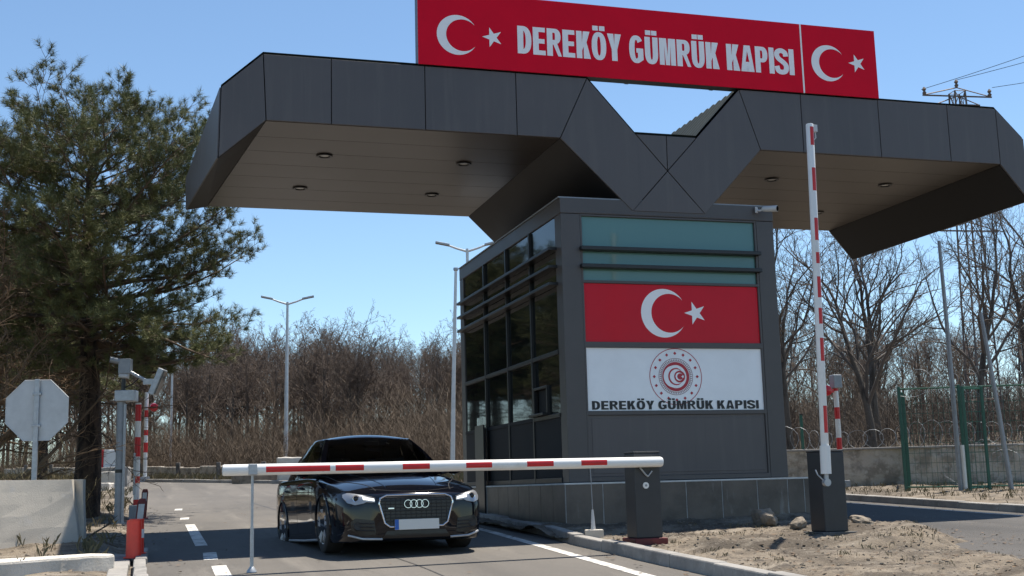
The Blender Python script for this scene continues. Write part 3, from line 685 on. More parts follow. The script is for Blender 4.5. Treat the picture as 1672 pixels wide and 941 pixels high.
# ------------------------------------------------------------------ barriers
def cyl_patch(mb, ax, r, s0, s1, ang, half, c=(0, 0, 0)):
    """a reflective strip wrapped round part of a tube along local x"""
    n = 6
    vs = [];
    for s in (s0, s1):
        for k in range(n + 1):
            a = ang + half * (2 * k / n - 1); vs.append((s, -r * math.cos(a), r * math.sin(a)))
    mb.add(vs, [(k, k + 1, n + 2 + k, n + 1 + k) for k in range(n)])
def cabinet(t, w, d, h, base_h, base_w, base_m, base_name):
    MB().box(-base_w / 2, base_w / 2, -base_w / 2, base_w / 2, -.1, base_h).build(base_name, M[base_m], t, bevel=.008)
    MB().box(-w / 2, w / 2, -d / 2, d / 2, base_h, h).build('cabinet', M['cabinet'], t, bevel=.012)
    MB().box(-w / 2 - .004, w / 2 + .004, -d / 2 - .004, d / 2 + .004, h + .001, h + .02).build('cabinet_lid', M['cabinet'], t, bevel=.005)
x, y = W(-.176, -3.05); gz = plane_z(y) + .06
bar = thing('boom_barrier', 'lowered boom barrier with red striped white arm across the lane', 'barrier', (x, y, gz), YAW)
cabinet(bar, .315, .31, 1.175 - gz, .07, .40, 'dark_red', 'base_plate')
az = 1.072 - gz; ay = -.155 - .075
arm = MB().tube([(.15, ay, az), (.13, ay, az), (-4.70, ay + .0, az + .006), (-4.715, ay, az + .006)], [.050, .058, .058, .052], 20).build('arm', M['white_paint'], bar, smooth=True)
for a, b in ((-4.459, -3.80), (-3.743, -3.445), (-3.03, -2.736), (-2.335, -2.045), (-1.647, -1.341), (-1.017, -.711)):
    mb = MB(); cyl_patch(mb, 'x', .0592, a + .176, b + .176, .05, .52)
    mb.v = [(p[0], p[1] + ay, p[2] + az + .003) for p in mb.v]; mb.build('red_stripe', M['red_paint'], arm, fixn=False)
MB().box(-4.46, -4.37, ay - .066, ay + .066, az - .05, az + .064).build('leg_clamp', M['galv'], bar, bevel=.01)
foot = plane_z(W(-4.59, -3.25)[1]) - gz
MB().tube([(-4.415, ay, az - .04), (-4.415, ay, foot + .42)], .014, 10).tube([(-4.415, ay, foot + .45), (-4.415, ay, foot + .03)], .019, 10).lathe([(.055, foot + .004), (.05, foot + .02), (.02, foot + .06)], (-4.415, ay, 0), n=14).build('support_leg', M['galv'], bar, smooth=True)
MB().lathe([(.036, -.012), (.036, .02), (.03, .0205)], (-.03, -.157, .812 - gz), axis='y', n=20).build('lock', M['white_paint'], bar, smooth=True)
MB().lathe([(.014, -.016), (.014, -.0125)], (-.03, -.157, .812 - gz), axis='y', n=12).build('keyhole', M['galv_dull'], bar, smooth=True)
MB().tube([(-.10, -.18, az - .06), (-.03, -.17, az - .14), (.0, -.165, az - .16)], .010, 8).tube([(.0, -.165, az - .16), (.05, -.17, az - .10)], .009, 8).build('tie_rod', M['galv'], bar, smooth=True)
MB().box(-.06, .152, ay - .012, -.153, az - .03, az + .03).build('arm_bracket', M['black'], bar, bevel=.005)

x, y = W(2.19, -3.08); gz = plane_z(y) + .02
bar2 = thing('boom_barrier', 'raised boom barrier with upright red striped arm on charcoal cabinet', 'barrier', (x, y, gz), YAW)
cabinet(bar2, .31, .33, 1.15 - gz, .075, .46, 'footing', 'concrete_base')
top = Vector((-.045, -.235, 5.17 - gz)); low = Vector((-.14, -.235, .90 - gz)); d = (top - low).normalized(); Lr = (top - low).length
pv_ = low - d * .12
arm2 = MB().tube([low, low + d * .02, top - d * .01, top], [.040, .047, .047, .042], 20).build('arm', M['white_paint'], bar2, smooth=True)
def along(s0, s1, ang, half, r):
    sx = Vector((0, -1, 0)); sy = d.cross(sx).normalized(); vs = []; n = 6
    for s in (s0, s1):
        for k in range(n + 1):
            a = ang + half * (2 * k / n - 1); vs.append(low + d * s + sx * r * math.cos(a) + sy * r * math.sin(a))
    return vs, [(k, k + 1, n + 2 + k, n + 1 + k) for k in range(n)]
for a, b in ((.11, .185), (.31, .375), (.415, .46), (.49, .55), (.588, .62), (.655, .72), (.80, .868), (.935, .99)):
    t0, t1 = 1 - (1 - a) * 1.0, b
    MB().add(*along(t0 * Lr, t1 * Lr, .1, .58, .0482)).build('red_stripe', M['red_paint'], arm2, fixn=False)
MB().tube([low - d * .01, low + d * .32], [.062, .062], 14).build('arm_sleeve', M['white_paint'], bar2, smooth=True)
MB().tube([low - d * .10, low], .028, 12).lathe([(.045, -.03), (.045, .03)], tuple(low - d * .11), axis='y', n=18).build('pivot', M['galv'], bar2, smooth=True)
MB().tube([low - d * .10 + Vector((-.02, 0, 0)), low - d * .02 + Vector((-.10, .02, 0)), low + d * .04 + Vector((-.11, .05, 0))], .008, 8).build('tie_rod', M['galv'], bar2, smooth=True)
MB().box(top.x + .035, top.x + .09, top.y - .03, top.y + .03, top.z - .10, top.z - .01).tube([(top.x + .07, top.y, top.z - .10), (top.x + .075, top.y, top.z - .17), (top.x + .045, top.y, top.z - .20)], .008, 6).build('tip_lamp', M['cam_white'], bar2, bevel=.01)

def strip_pole(name, label, loc, h, r, bands, lens_off=None, group=None, base_m='galv_dull', lean=0.0):
    t = thing(name, label, 'barrier', loc, YAW, group)
    pole = MB().tube([(0, 0, 0), (lean * .3, 0, h * .3), (lean, 0, h)], r, 12).build('upright_arm', M['white_paint'], t, smooth=True)
    for a, b in bands:
        MB().tube([(lean * a, 0, h * a), (lean * b, 0, h * b)], r * 1.06, 12).build('red_band', M['red_paint'], pole, smooth=True)
    MB().box(-r * 2.4, r * 2.4, -r * 2.4, r * 2.4, -.1, .25).build('stump', M[base_m], t, bevel=.01)
    return t
t = strip_pole('raised_barrier', 'slim raised red and white barrier arm beside the grey camera mast', (-7.37, 24.0, .44), 2.22, .055, ((.04, .16), (.30, .36), (.53, .70), (.84, .985)))
MB().box(-.07, .01, -.05, .05, .45, 1.25).build('grey_sleeve', M['galv'], t, bevel=.01)
t = strip_pole('raised_barrier', 'far raised barrier arm with a red lamp near the forest edge', (-16.53, 55, 1.5), 4.0, .085, ((.33, .44), (.52, .58), (.72, .80)))
MB().lathe([(.02, -.16), (.17, -.12), (.19, .0), (.17, .12), (.02, .16)], (.32, -.05, 3.32), axis='y', n=18).box(.05, .2, -.02, .02, 3.26, 3.34).build('red_lamp', M['red_lens'], t, smooth=True)
t = strip_pole('raised_barrier', 'raised barrier arm with lamp box behind the charcoal cabinet', (7.06, 27, .55), 2.55, .055, ((.36, .46), (.62, .72), (.86, .95)))
MB().box(-.09, .12, -.1, .1, 2.25, 2.55).build('lamp_box', M['galv_dull'], t, bevel=.02)
MB().lathe([(.02, -.09), (.11, -.07), (.12, .0), (.11, .07), (.02, .09)], (-.25, -.02, 2.2), axis='y', n=18).box(-.16, -.05, -.02, .02, 2.16, 2.24).build('red_lamp', M['red_lens'], t, smooth=True)

x, y = W(-.41, -2.0); z = plane_z(y) + .05
t = thing('marker_rod', 'thin steel rod in a white cone socket on the island kerb', 'rod', (x, y, z), 0)
MB().lathe([(.028, .12), (.024, .2), (.012, .36)], n=10).build('cone_socket', M['cam_white'], t, smooth=True)
MB().tube([(0, 0, .36), (-.005, 0, .72), (-.012, 0, .93)], .005, 6).build('rod', M['galv_dull'], t)
MB().box(-.10, .12, -.08, .08, -.12, .12).build('block', M['concrete'], t, bevel=.01)

# ------------------------------------------------------------------ shoulder furniture on the left
def block(name, label, cat, poly, z0, z1, m, bev=.02, seed=0, rough=.012, cuts=6):
    """cast concrete piece with slightly uneven edges"""
    mb = MB(); mb.prism(poly, z0, z1, 'z'); o = mb.build(name, M[m]); me = o.data
    bm = bmesh.new(); bm.from_mesh(me)
    bmesh.ops.subdivide_edges(bm, edges=[e for e in bm.edges if e.calc_length() > .25], cuts=cuts, use_grid_fill=True)
    for v in bm.verts:
        q = v.co * 3.1; v.co += Vector((noise.noise(q + Vector((seed, 0, 0))), noise.noise(q + Vector((0, seed, 7))), noise.noise(q + Vector((9, 0, seed))))) * rough
    bm.to_mesh(me); bm.free()
    b = o.modifiers.new('bevel', 'BEVEL'); b.width = bev; b.segments = 2; b.limit_method = 'ANGLE'; b.angle_limit = R(40)
    return tag(o, label, cat)
o = block('concrete_barrier', 'grey upright concrete slab wall beside the shoulder', 'concrete wall', [(-7.46, 14.67), (-5.86, 16.72), (-5.90, 17.06), (-6.14, 17.13), (-7.74, 14.89)], .0, 1.09, 'concrete', seed=2)
for v in o.data.vertices:                                               # the faces lean back a little towards the top
    k = max(0.0, v.co.z) * .17; q = Vector((v.co.x + 6.66, v.co.y - 15.7)); n_ = Vector((-.788, .616)); e_ = Vector((.616, .788))
    if q.dot(n_) < .13: v.co.x += n_.x * k; v.co.y += n_.y * k
    if q.dot(e_) > 1.2: v.co.x -= e_.x * k * .3; v.co.y -= e_.y * k * .3
block('kerb_block', 'low pale concrete beam lying in front of the slab wall', 'concrete beam', [(-7.3, 9.7), (-4.62, 12.62), (-4.27, 13.25), (-4.62, 13.45), (-7.7, 10.2)], -.12, .245, 'white_concrete', bev=.03, seed=5, rough=.02)

def bollard(label, loc, h, band):
    t = thing('bollard', label, 'bollard', loc, 0, 'red bollards at the shoulder kerb')
    MB().lathe([(.115, 0), (.115, .012), (.088, .014), (.085, h * .5), (.083, h), (.074, h), (.072, h - .03)], n=24).build('post', M['bollard_red'], t, smooth=True)
    if band: MB().lathe([(.0868, h * .45), (.0863, h * .70)], n=24).build('white_band', M['white_paint'], t, smooth=True)
    return t
x, y = W(-5.75, -1.16); bollard('short orange red bollard, nearest on the shoulder kerb', (x, y, plane_z(y) + .04), .43, False)
x, y = (-4.49, 14.66); bollard('red bollard with white band just behind the plain one', (x, y, plane_z(y) + .07), .40, True)
def delineator(label, uv, h, lean):
    x, y = W(*uv); t = thing('delineator', label, 'delineator', (x, y, plane_z(y) + .0), .2)
    prof = [(-.06, 0), (.06, 0), (.06, h - .06), (.04, h), (-.04, h), (-.06, h - .06)]
    o = MB().prism([(a + lean * b, b) for a, b in prof], -.018, .018).build('post', M['dark_red'], t, bevel=.006)
    MB().prism([(a * .8 + lean * b, b) for a, b in [(-.05, h * .45), (.05, h * .45), (.05, h * .88), (-.05, h * .88)]], -.022, -.0185).build('grey_reflector', M['galv'], t)
    MB().lathe([(.10, -.03), (.10, .02), (.07, .03)], n=16).build('foot', M['dark_red'], t, smooth=True)
delineator('flat dark red delineator post behind the bollards, leaning', (-5.72, 1.6), .62, .10)
delineator('flat delineator post standing further along the shoulder', (-5.63, 8.6), .56, .06)

mast = thing('camera_mast', 'grey steel mast with cameras and lamp head beside the shoulder', 'mast', (-7.16, 22.3, .36), 0)
MB().tube([(0, 0, -.1), (0, 0, 2.35)], .076, 18).box(-.14, .14, -.14, .14, -.05, .03).build('pole', M['galv_dull'], mast, smooth=True)
MB().tube([(.085, -.05, .02), (.085, -.05, 2.15)], .026, 10).build('conduit', M['galv'], mast, smooth=True)
MB().lathe([(.082, .92), (.082, .98)], n=18).build('clamp', M['black'], mast, smooth=True)
MB().box(-.09, .27, -.13, .13, 2.20, 2.40).build('junction_box', M['galv'], mast, bevel=.012)
MB().tube([(.03, 0, 2.38), (.03, 0, 2.62)], .04, 10).tube([(.05, 0, 2.45), (.20, 0, 2.52), (.32, -.02, 2.62)], .012, 6).tube([(.03, 0, 2.5), (-.05, .02, 2.58), (.0, 0, 2.66)], .010, 6).build('neck', M['black'], mast, smooth=True)
MB().box(-.05, .17, -.08, .08, 2.70, 2.98).build('control_box', M['galv_dull'], mast, bevel=.012)
cmm = MB().tube([(.0, -.02, 2.92), (-.12, -.06, 2.95), (-.20, -.09, 2.97)], [.05, .055, .055], 12).build('camera', M['galv_dull'], mast, smooth=True)
MB().tube([(-.2, -.09, 2.97), (-.208, -.093, 2.972)], .046, 12).build('lens', M['lens'], cmm, smooth=True)
MB().tube([(-.04, -.03, 2.68), (.13, -.03, 2.66)], .045, 10).build('sensor', M['cam_white'], mast, smooth=True)
MB().tube([(.14, 0, 2.74), (.46, 0, 2.56)], .035, 10).box(.40, .58, -.05, .05, 2.50, 2.60).build('bracket', M['galv'], mast, smooth=True)
fl = MB().obox((.66, -.02, 2.54), (math.cos(R(-68)), 0, -math.sin(R(-68))), (0, 1, 0), (math.sin(R(-68)), 0, math.cos(R(-68))), .25, .13, .055).build('flood_head', M['galv'], mast, bevel=.012)
MB().obox((.72, -.02, 2.515), (math.cos(R(-68)), 0, -math.sin(R(-68))), (0, 1, 0), (math.sin(R(-68)), 0, math.cos(R(-68))), .22, .11, .008).build('glass', M['lens'], fl)

ss = thing('stop_sign', 'back of an octagonal grey road sign on a steel post', 'road sign', (-6.79, 17.4, .17), R(6))
oc = [(.462 * math.cos(R(22.5 + 45 * k)), 1.92 + .462 * math.sin(R(22.5 + 45 * k))) for k in range(8)]
MB().prism(oc, .03, .036).build('plate', M['sign_back'], ss, bevel=.002)
mb = MB(); oc2 = oc + [oc[0]]
mb.tube([(a, .03, b) for a, b in oc2], .007, 6).build('rim', M['sign_back'], ss)
MB().box(-.035, .035, -.018, .022, -.15, 2.36).build('post', M['galv'], ss, bevel=.008)
for z in (1.7, 2.15): MB().box(-.06, .06, -.022, .029, z - .018, z + .018).build('clamp', M['galv'], ss, bevel=.004)


# ------------------------------------------------------------------ lamp posts
def lamp(label, x, y, h, heads=2, rz=0.0, lean=0.0):
    t = thing('street_lamp', label, 'street lamp', (x, y, plane_z(y) - .1), rz, None)
    MB().tube([(0, 0, 0), (lean * .4, 0, h * .4), (lean, 0, h)], [.115, .095, .06], 12).lathe([(.16, 0), (.16, .35), (.12, .36)], n=12).build('pole', M['pale_steel'], t, smooth=True)
    for s in ((-1, 1) if heads == 2 else (-1,)):
        MB().tube([(lean, 0, h - .12), (lean + s * .45, 0, h + .02), (lean + s * .8, 0, h + .16)], [.05, .045, .04], 8).build('bracket_arm', M['pale_steel'], t, smooth=True)
        c, q = math.cos(R(12)), math.sin(R(12)) * s
        MB().obox((lean + s * 1.02, 0, h + .22), (c, 0, q), (0, 1, 0), (-q, 0, c), .30, .13, .045).build('lamp_head', M['galv'], t, bevel=.02)
    return t
lamp('tall twin armed street lamp standing left of the car in front of the forest', -11.4, 61, 8.75, 2, R(8), .07)
lamp('twin armed street lamp rising behind the glazed booth', -1.82, 50, 9.45, 2, R(4))
t = thing('steel_pole', 'plain pale steel pole beside the left edge of the booth', 'pole', (-2.2, 42, 1.0), 0)
MB().tube([(0, 0, -.2), (.10, 0, 3.2), (.26, 0, 7.35)], [.085, .07, .05], 12).build('shaft', M['pale_steel'], t, smooth=True)
MB().lathe([(.055, 7.34), (.09, 7.37), (.085, 7.45), (.01, 7.47)], (.26, 0, 0), n=12).build('cap', M['galv'], t, smooth=True)
t = thing('steel_pole', 'thin pale pole with short side arm among the far trees', 'pole', (-21.0, 75, 2.1), 0)
MB().tube([(0, 0, -.2), (0, 0, 7.3)], [.09, .055], 10).build('shaft', M['pale_steel'], t, smooth=True)
MB().obox((-.28, 0, 6.7), (math.cos(R(28)), 0, -math.sin(R(28))), (0, 1, 0), (math.sin(R(28)), 0, math.cos(R(28))), .28, .05, .04).build('side_arm', M['cam_white'], t)

# ------------------------------------------------------------------ far side of the road
dirv = Vector((FAR[2][0] - FAR[3][0], FAR[2][1] - FAR[3][1])).normalized(); nrm = Vector((-dirv.y, dirv.x)) * -1
wall = thing('low_stone_wall', 'low brown stone wall along the far road edge', 'wall', (-9.2, 48.2, 1.25), 0)
mb, mp = MB(), MB()
for k in range(18):
    a = Vector((1.2, 1.0)) + dirv * (k * 2.0); b = a + dirv * 1.96; zz = .035 * (a.y) ; vs = []
    for z in (-.4, .62 + .04 * math.sin(k * 2.1)):
        for p, q in ((a, 0), (b, 0), (b, .25), (a, .25)):
            o = p + nrm * q; vs.append((o.x, o.y, z + .035 * o.y))
    mb.add(vs, [(0, 3, 2, 1), (4, 5, 6, 7), (0, 1, 5, 4), (1, 2, 6, 5), (2, 3, 7, 6), (3, 0, 4, 7)])
    if k % 2 == 0:
        o = a - nrm * .06; mp.box(o.x - .09, o.x + .09, o.y - .09, o.y + .09, .035 * o.y - .4, .035 * o.y + .82)
mb.build('wall_panel', M['stone_wall'], wall, bevel=.03); mp.build('wall_post', M['footing'], wall, bevel=.02)
for nm, lb, ct, c, dx, dy, h, m, rz in (
        ('gabion_block', 'pale square stone block at the far kerb left of the car', 'stone block', (-8.45, 46.9), 1.2, .8, .95, 'white_concrete', .3),
        ('stone_slab', 'pale slab leaning low beside the square stone block', 'stone slab', (-9.9, 48.2), 2.2, .9, .42, 'stone', .6),
        ('broken_slab', 'flat broken concrete slab on the far left shoulder', 'concrete slab', (-15.3, 42.6), 2.6, 1.4, .28, 'white_concrete', .2),
        ('concrete_cube', 'small pale concrete cube on the far left shoulder', 'concrete block', (-14.95, 45.5), .72, .6, .62, 'white_concrete', -.2),
        ('long_slab', 'long pale slab behind the small concrete cube', 'concrete slab', (-16.0, 48), 1.9, .7, .75, 'kerb', .1)):
    pl_ = [(c[0] + a * dx / 2 * math.cos(rz) - b * dy / 2 * math.sin(rz), c[1] + a * dx / 2 * math.sin(rz) + b * dy / 2 * math.cos(rz)) for a, b in ((-1, -1), (1, -1), (1, 1), (-1, 1))]
    block(nm, lb, ct, pl_, plane_z(c[1]) - .1, plane_z(c[1]) + h, m, bev=.04, seed=len(nm), rough=.05, cuts=4)
t = thing('plastic_road_barrier', 'small red and white plastic barrier block in the far distance', 'road barrier', (-17.2, 51.5, 1.95), .2)
prof = [(-.3, 0), (.3, 0), (.2, .3), (.14, .9), (-.14, .9), (-.2, .3)]
MB().prism(prof, 0.0, .55, 'x').build('white_half', M['white_paint'], t, bevel=.03); MB().prism(prof, -.55, -.004, 'x').build('red_half', M['red_paint'], t, bevel=.03)

# ------------------------------------------------------------------ right side: wall, fences, pylon
wallr = thing('rubble_wall', 'weathered rubble stone wall behind the right hand road', 'wall', (6.2, 27.6, .55), R(-3))
wn = 46
def wf_(i, j):
    x = -4.5 + i * 26; z = -.3 + j * 1.22 + (.02 * fbm(x * .8, 3) if j > .99 else 0)
    return (x, -.05 * fbm(x * 1.4, z * 1.4, 2) - .04 * abs(fbm(x * 4, z * 4, 5)), z)
MB().grid(wf_, 150, 14).build('wall_face', M['stone_wall'], wallr, smooth=True, sharp=0, fixn=False)
MB().box(-4.5, 21.5, .03, .45, -.3, .90).build('wall_core', M['stone_wall'], wallr)
mb = MB()
for k in range(13): mb.box(-4.5 + k * 2.0, -4.5 + k * 2.0 + 1.99, -.06, .48, .905, .955)
mb.build('coping', M['kerb'], wallr, bevel=.015)
def coil(name, label, a, b, r, turns, z0, seed, parent=None):
    rr = random.Random(seed); mb = MB(); n = turns * 14; a, b = Vector(a), Vector(b); ax = (b - a).normalized(); pts = []
    s = ax.cross(Vector((0, 0, 1))).normalized()
    for i in range(n + 1):
        t = i / n; an = 2 * math.pi * turns * t; q = r * (1 + .22 * math.sin(t * 37 + seed) + .1 * math.sin(t * 91))
        pts.append(a.lerp(b, t) + (s * .55 + ax * (.95 + .3 * math.sin(t * 61))) * q * math.cos(an) + Vector((0, 0, 1)) * (q * math.sin(an) + .05 * math.sin(t * 23)))
    mb.tube(pts, .0038, 4, cap=False)
    for i in range(0, n, 2):
        p = pts[i]; d = (pts[i + 1] - p).normalized(); mb.obox(p, d, Vector((0, 0, 1)).cross(d) if abs(d.z) < .99 else (1, 0, 0), (0, 0, 1), .004, .016, .003)
    o = mb.build(name, M['galv_dull'], parent, fixn=False)
    return tag(o, label, 'razor wire')
coil('razor_wire', 'razor wire coils along the top of the rubble stone wall', (3.0, 27.95, 1.72), (24, 26.9, 1.72), .26, 64, 0, 3)
# green mesh fence enclosure
def mesh_fence(name, label, pts, h, zf, rail=True):
    t = thing(name, label, 'fence', (pts[0][0], pts[0][1], zf(*pts[0])), 0); o = Vector((pts[0][0], pts[0][1], zf(*pts[0])))
    for p in pts:
        b = Vector((p[0], p[1], zf(*p))) - o; MB().box(b.x - .027, b.x + .027, b.y - .027, b.y + .027, b.z - .2, b.z + h).build('fence_post', M['green_post'], t, bevel=.006)
    mm = MB()
    for p, q in zip(pts[:-1], pts[1:]):
        a, b = Vector((p[0], p[1], zf(*p))) - o, Vector((q[0], q[1], zf(*q))) - o
        for hz in (h - .05, .12): MB().tube([a + Vector((0, 0, hz)), b + Vector((0, 0, hz))], .020, 6).build('rail', M['green_post'], t, smooth=True)
        L = (b - a).length; nx = int(L / .10)
        for i in range(1, nx): c = a.lerp(b, i / nx); mm.tube([c + Vector((0, 0, .12)), c + Vector((0, 0, h - .05))], .0042, 3, cap=False)
        for k in range(1, int(h / .2)): mm.tube([a + Vector((0, 0, .2 * k)), b + Vector((0, 0, .2 * k))], .0042, 3, cap=False)
    mm.build('wire_mesh', M['green_post'], t, fixn=False)
    return t
zf = lambda x, y: plane_z(y) + .03
mesh_fence('mesh_fence', 'green wire mesh fence facing the right hand road', [(7.88, 25.2), (9.0, 24.9), (10.9, 24.4), (13.2, 23.8), (15.6, 23.2)], 2.16, zf)
mesh_fence('mesh_fence', 'green mesh fence running back from its corner to the stone wall', [(7.98, 25.32), (8.62, 27.3)], 2.05, zf)
mesh_fence('mesh_gate', 'narrow green mesh gate leaf standing open beside the fence', [(8.78, 24.1), (9.25, 24.35)], 2.1, zf)
coil('razor_wire', 'razor wire coils on top of the green mesh fence', (7.9, 25.2, 2.72), (15.8, 23.2, 2.70), .24, 26, 0, 7)
coil('razor_wire', 'tangled razor wire coil lying behind the green mesh fence', (9.2, 25.6, 1.0), (15.2, 24.6, 1.1), .42, 16, 0, 12)
for i, x in enumerate((3.9, 5.1, 6.55)):
    t = thing('wire_post', ['green fence post behind the booth', 'green fence post behind the stone wall near the booth', 'green fence post on the stone wall left of the raised barrier'][i], 'post', (x, 28.25, .55), 0)
    MB().box(-.03, .03, -.03, .03, 0, 1.75).build('shaft', M['green_post'], t, bevel=.005); MB().box(-.036, .036, -.036, .036, 1.751, 1.78).build('cap', M['black'], t)
t = thing('steel_pole', 'tall slim grey pole with white sleeve beside the mesh fence', 'pole', (8.72, 24.45, .45), 0)
MB().tube([(0, 0, -.1), (.0, 0, 3.0), (-.02, 0, 5.1)], [.05, .045, .035], 10).build('shaft', M['galv_dull'], t, smooth=True)
MB().tube([(.085, -.02, .12), (.085, -.02, .98)], .045, 10).build('sleeve', M['white_paint'], t, smooth=True)
t = thing('steel_pole', 'leaning blue grey steel pole between the mesh fence posts', 'pole', (9.62, 24.3, .44), 0)
MB().tube([(.05, 0, -.1), (-.08, 0, 1.6), (-.26, 0, 3.6)], [.05, .045, .035], 10).build('shaft', M['galv_dull'], t, smooth=True)
MB().lathe([(.09, .0), (.09, .03), (.06, .04)], (.05, 0, 0), n=10).build('foot_plate', M['galv_dull'], t)
# lattice pylon with wires
py = thing('lattice_pylon', 'tall rusty lattice power pylon behind the bare trees', 'pylon', (22.9, 60, 1.9), R(10))
mb = MB(); H_ = 18.2
def leg_p(sx, sy, z): w = .62 - .34 * z / H_; return Vector((sx * w, sy * w, z))
cs = ((-1, -1), (1, -1), (1, 1), (-1, 1))
for c in cs: mb.tube([leg_p(*c, 0), leg_p(*c, H_)], .05, 5)
for k in range(14):
    z0, z1 = H_ * k / 14, H_ * (k + 1) / 14
    for a, b in zip(cs, cs[1:] + cs[:1]):
        mb.tube([leg_p(*a, z0), leg_p(*b, z1)], .022, 4); mb.tube([leg_p(*b, z0), leg_p(*a, z1)], .022, 4); mb.tube([leg_p(*a, z1), leg_p(*b, z1)], .02, 4)
mb.build('lattice', M['rust'], py)
mb = MB()
for z, hw in ((18.0, 1.9), (17.55, 1.2), (11.0, 1.6)):
    mb = MB(); mb.tube([(-hw, 0, z), (hw, 0, z)], .045, 5); mb.tube([(-hw, 0, z), (0, 0, z + .45)], .03, 4); mb.tube([(hw, 0, z), (0, 0, z + .45)], .03, 4); mb.build('cross_arm', M['rust'], py)
for k, (dx, dz) in enumerate(((-1.8, 18.0), (0, 18.45), (1.8, 18.0))):
    MB().lathe([(.05, 0), (.11, .12), (.05, .2), (.11, .3), (.04, .42)], (dx, 0, dz), n=8).build('insulator', M['rust'], py, smooth=True)
for k, (dx, dz, ex_, ez_) in enumerate(((-1.8, 20.3, 52, 33), (0, 20.75, 55, 32.2), (1.8, 20.3, 58, 29.0))):
    a = Vector((22.9 + dx, 60, dz)); b = Vector((ex_, 62 + k, ez_)); pts = []
    for i in range(25):
        q = i / 24; p = a.lerp(b, q); p.z -= 2.2 * 4 * q * (1 - q) * .4; pts.append(p)
    tag(MB().tube(pts, .014, 4).build('power_line', M['wire'], fixn=False), ['power line from the top left arm of the pylon', 'power line from the peak of the lattice pylon', 'power line from the lowest right arm of the pylon'][k], 'power line', 'power lines leaving the pylon')

# ------------------------------------------------------------------ loose stones and branches
def rock(label, c, r, sq, seed):
    bm = bmesh.new(); bmesh.ops.create_icosphere(bm, subdivisions=3, radius=1)
    for v in bm.verts:
        d = v.co.copy(); k = 1 + .45 * noise.noise(d * 1.3 + Vector((seed, 0, 0))) + .16 * noise.noise(d * 4 + Vector((0, seed, 0)))
        v.co = Vector((d.x * r * k * sq[0], d.y * r * k * sq[1], d.z * r * k * sq[2]))
    me = bpy.data.meshes.new('rock'); bm.to_mesh(me); bm.free(); me.materials.append(M['stone'])
    o = bpy.data.objects.new('rock', me); col.objects.link(o); o.location = c; o.rotation_euler = (.3, .2, seed)
    return tag(o, label, 'rock')
def on_island(u, v, up): x, y = W(u, v); return (x, y, plane_z(y) + island_h(u, v) + up)
rock('large tan boulder at the plinth beside the raised barrier cabinet', on_island(2.22, -1.45, .07), .17, (1.25, .9, .85), 1.7)
rock('small grey stone wedged between boulder and charcoal cabinet', on_island(2.42, -1.95, .04), .11, (1.2, .9, .7), 4.1)
rock('flat stone lying on the dirt right of the charcoal cabinet', on_island(2.75, -2.9, .03), .10, (1.4, 1, .5), 6.3)
def branch(label, base, seed, L, m='twig_brown'):
    rr = random.Random(seed); mb = MB()
    def go(p, d, l, r, k):
        pts = [p]
        for i in range(4):
            d = (d + Vector((rr.uniform(-.3, .3), rr.uniform(-.3, .3), rr.uniform(-.15, .2)))).normalized(); p = p + d * l / 4; pts.append(p)
            if k and i: go(p, (d + Vector((rr.uniform(-.9, .9), rr.uniform(-.9, .9), rr.uniform(-.2, .5)))).normalized(), l * .5, r * .6, k - 1)
        mb.tube(pts, [r, r * .9, r * .75, r * .6, r * .3], 5)
    go(Vector((0, 0, 0)), Vector((rr.uniform(-1, 1), rr.uniform(-.3, .3), .25)).normalized(), L, .02, 2)
    mb.v = [(x, y, z * (.9 if 'standing' in label else .3)) for x, y, z in mb.v]; o = mb.build('fallen_branch', M[m], fixn=False); o.location = base; return tag(o, label, 'branch')
def on_sh(u, v, up): x, y = W(u, v); return (x, y, plane_z(y) + shoulder_h(u, v) + up)
branch('dry fallen branches on the dirt right of the slab wall', on_sh(-6.25, 1.9, .03), 2, .55)
branch('crooked dead twig standing at the end of the slab wall', on_sh(-6.38, 2.6, .05), 5, .32)
branch('scrap of dry twigs on the kerb end behind the bollards', on_sh(-5.95, 1.0, .03), 9, .3)
branch('dry twigs on the dirt mound right of the raised barrier', on_island(3.1, -2.6, .06), 14, .45)
# ------------------------------------------------------------------ the black saloon car (local: front towards -y, ground z = 0)
CX, CYY = -1.47, 14.98
car = thing('parked_car', 'black saloon car with lit headlights waiting behind the lowered barrier', 'car', (CX, CYY, plane_z(14.95) + .006), .36)
car.rotation_euler = (-.0345, 0, .36)
STN = [  # y, wb, ws, wt, zb, zm, zt, zc
    (-.905, .46, .54, .46, .165, .39, .575, .600), (-.885, .60, .665, .575, .130, .39, .600, .632), (-.83, .71, .765, .66, .112, .41, .636, .672), (-.72, .79, .825, .715, .105, .43, .674, .727),
    (-.52, .845, .868, .745, .105, .47, .722, .790), (-.25, .86, .888, .765, .108, .50, .772, .845), (.1, .865, .898, .785, .112, .53, .824, .908), (.5, .865, .898, .80, .118, .56, .876, .958),
    (.9, .862, .892, .805, .12, .58, .912, .955), (1.5, .862, .892, .81, .12, .60, .935, .95), (2.1, .862, .893, .812, .12, .61, .95, .955), (2.6, .865, .899, .815, .125, .62, .965, .975),
    (3.0, .86, .895, .81, .14, .63, .978, 1.005), (3.3, .83, .868, .79, .17, .64, .985, 1.035), (3.48, .77, .815, .735, .22, .65, .96, 1.03), (3.58, .66, .71, .63, .28, .64, .90, .97)]
SD = catmull(STN, 90)
def half(p, n=26):
    y, wb, ws, wt, zb, zm, zt, zc = p
    k = [(0, zb), (wb * .55, zb), (wb * .93, zb + .004), (wb, zb + .03), (ws * .985, zb + .14), (ws, zm), (ws * .992, zm + (zt - zm) * .55), (wt + (ws - wt) * .55, zt - .028), (wt, zt), (wt * .78, zt + (zc - zt) * .50), (wt * .42, zt + (zc - zt) * .88), (0, zc)]
    return catmull(k, n)
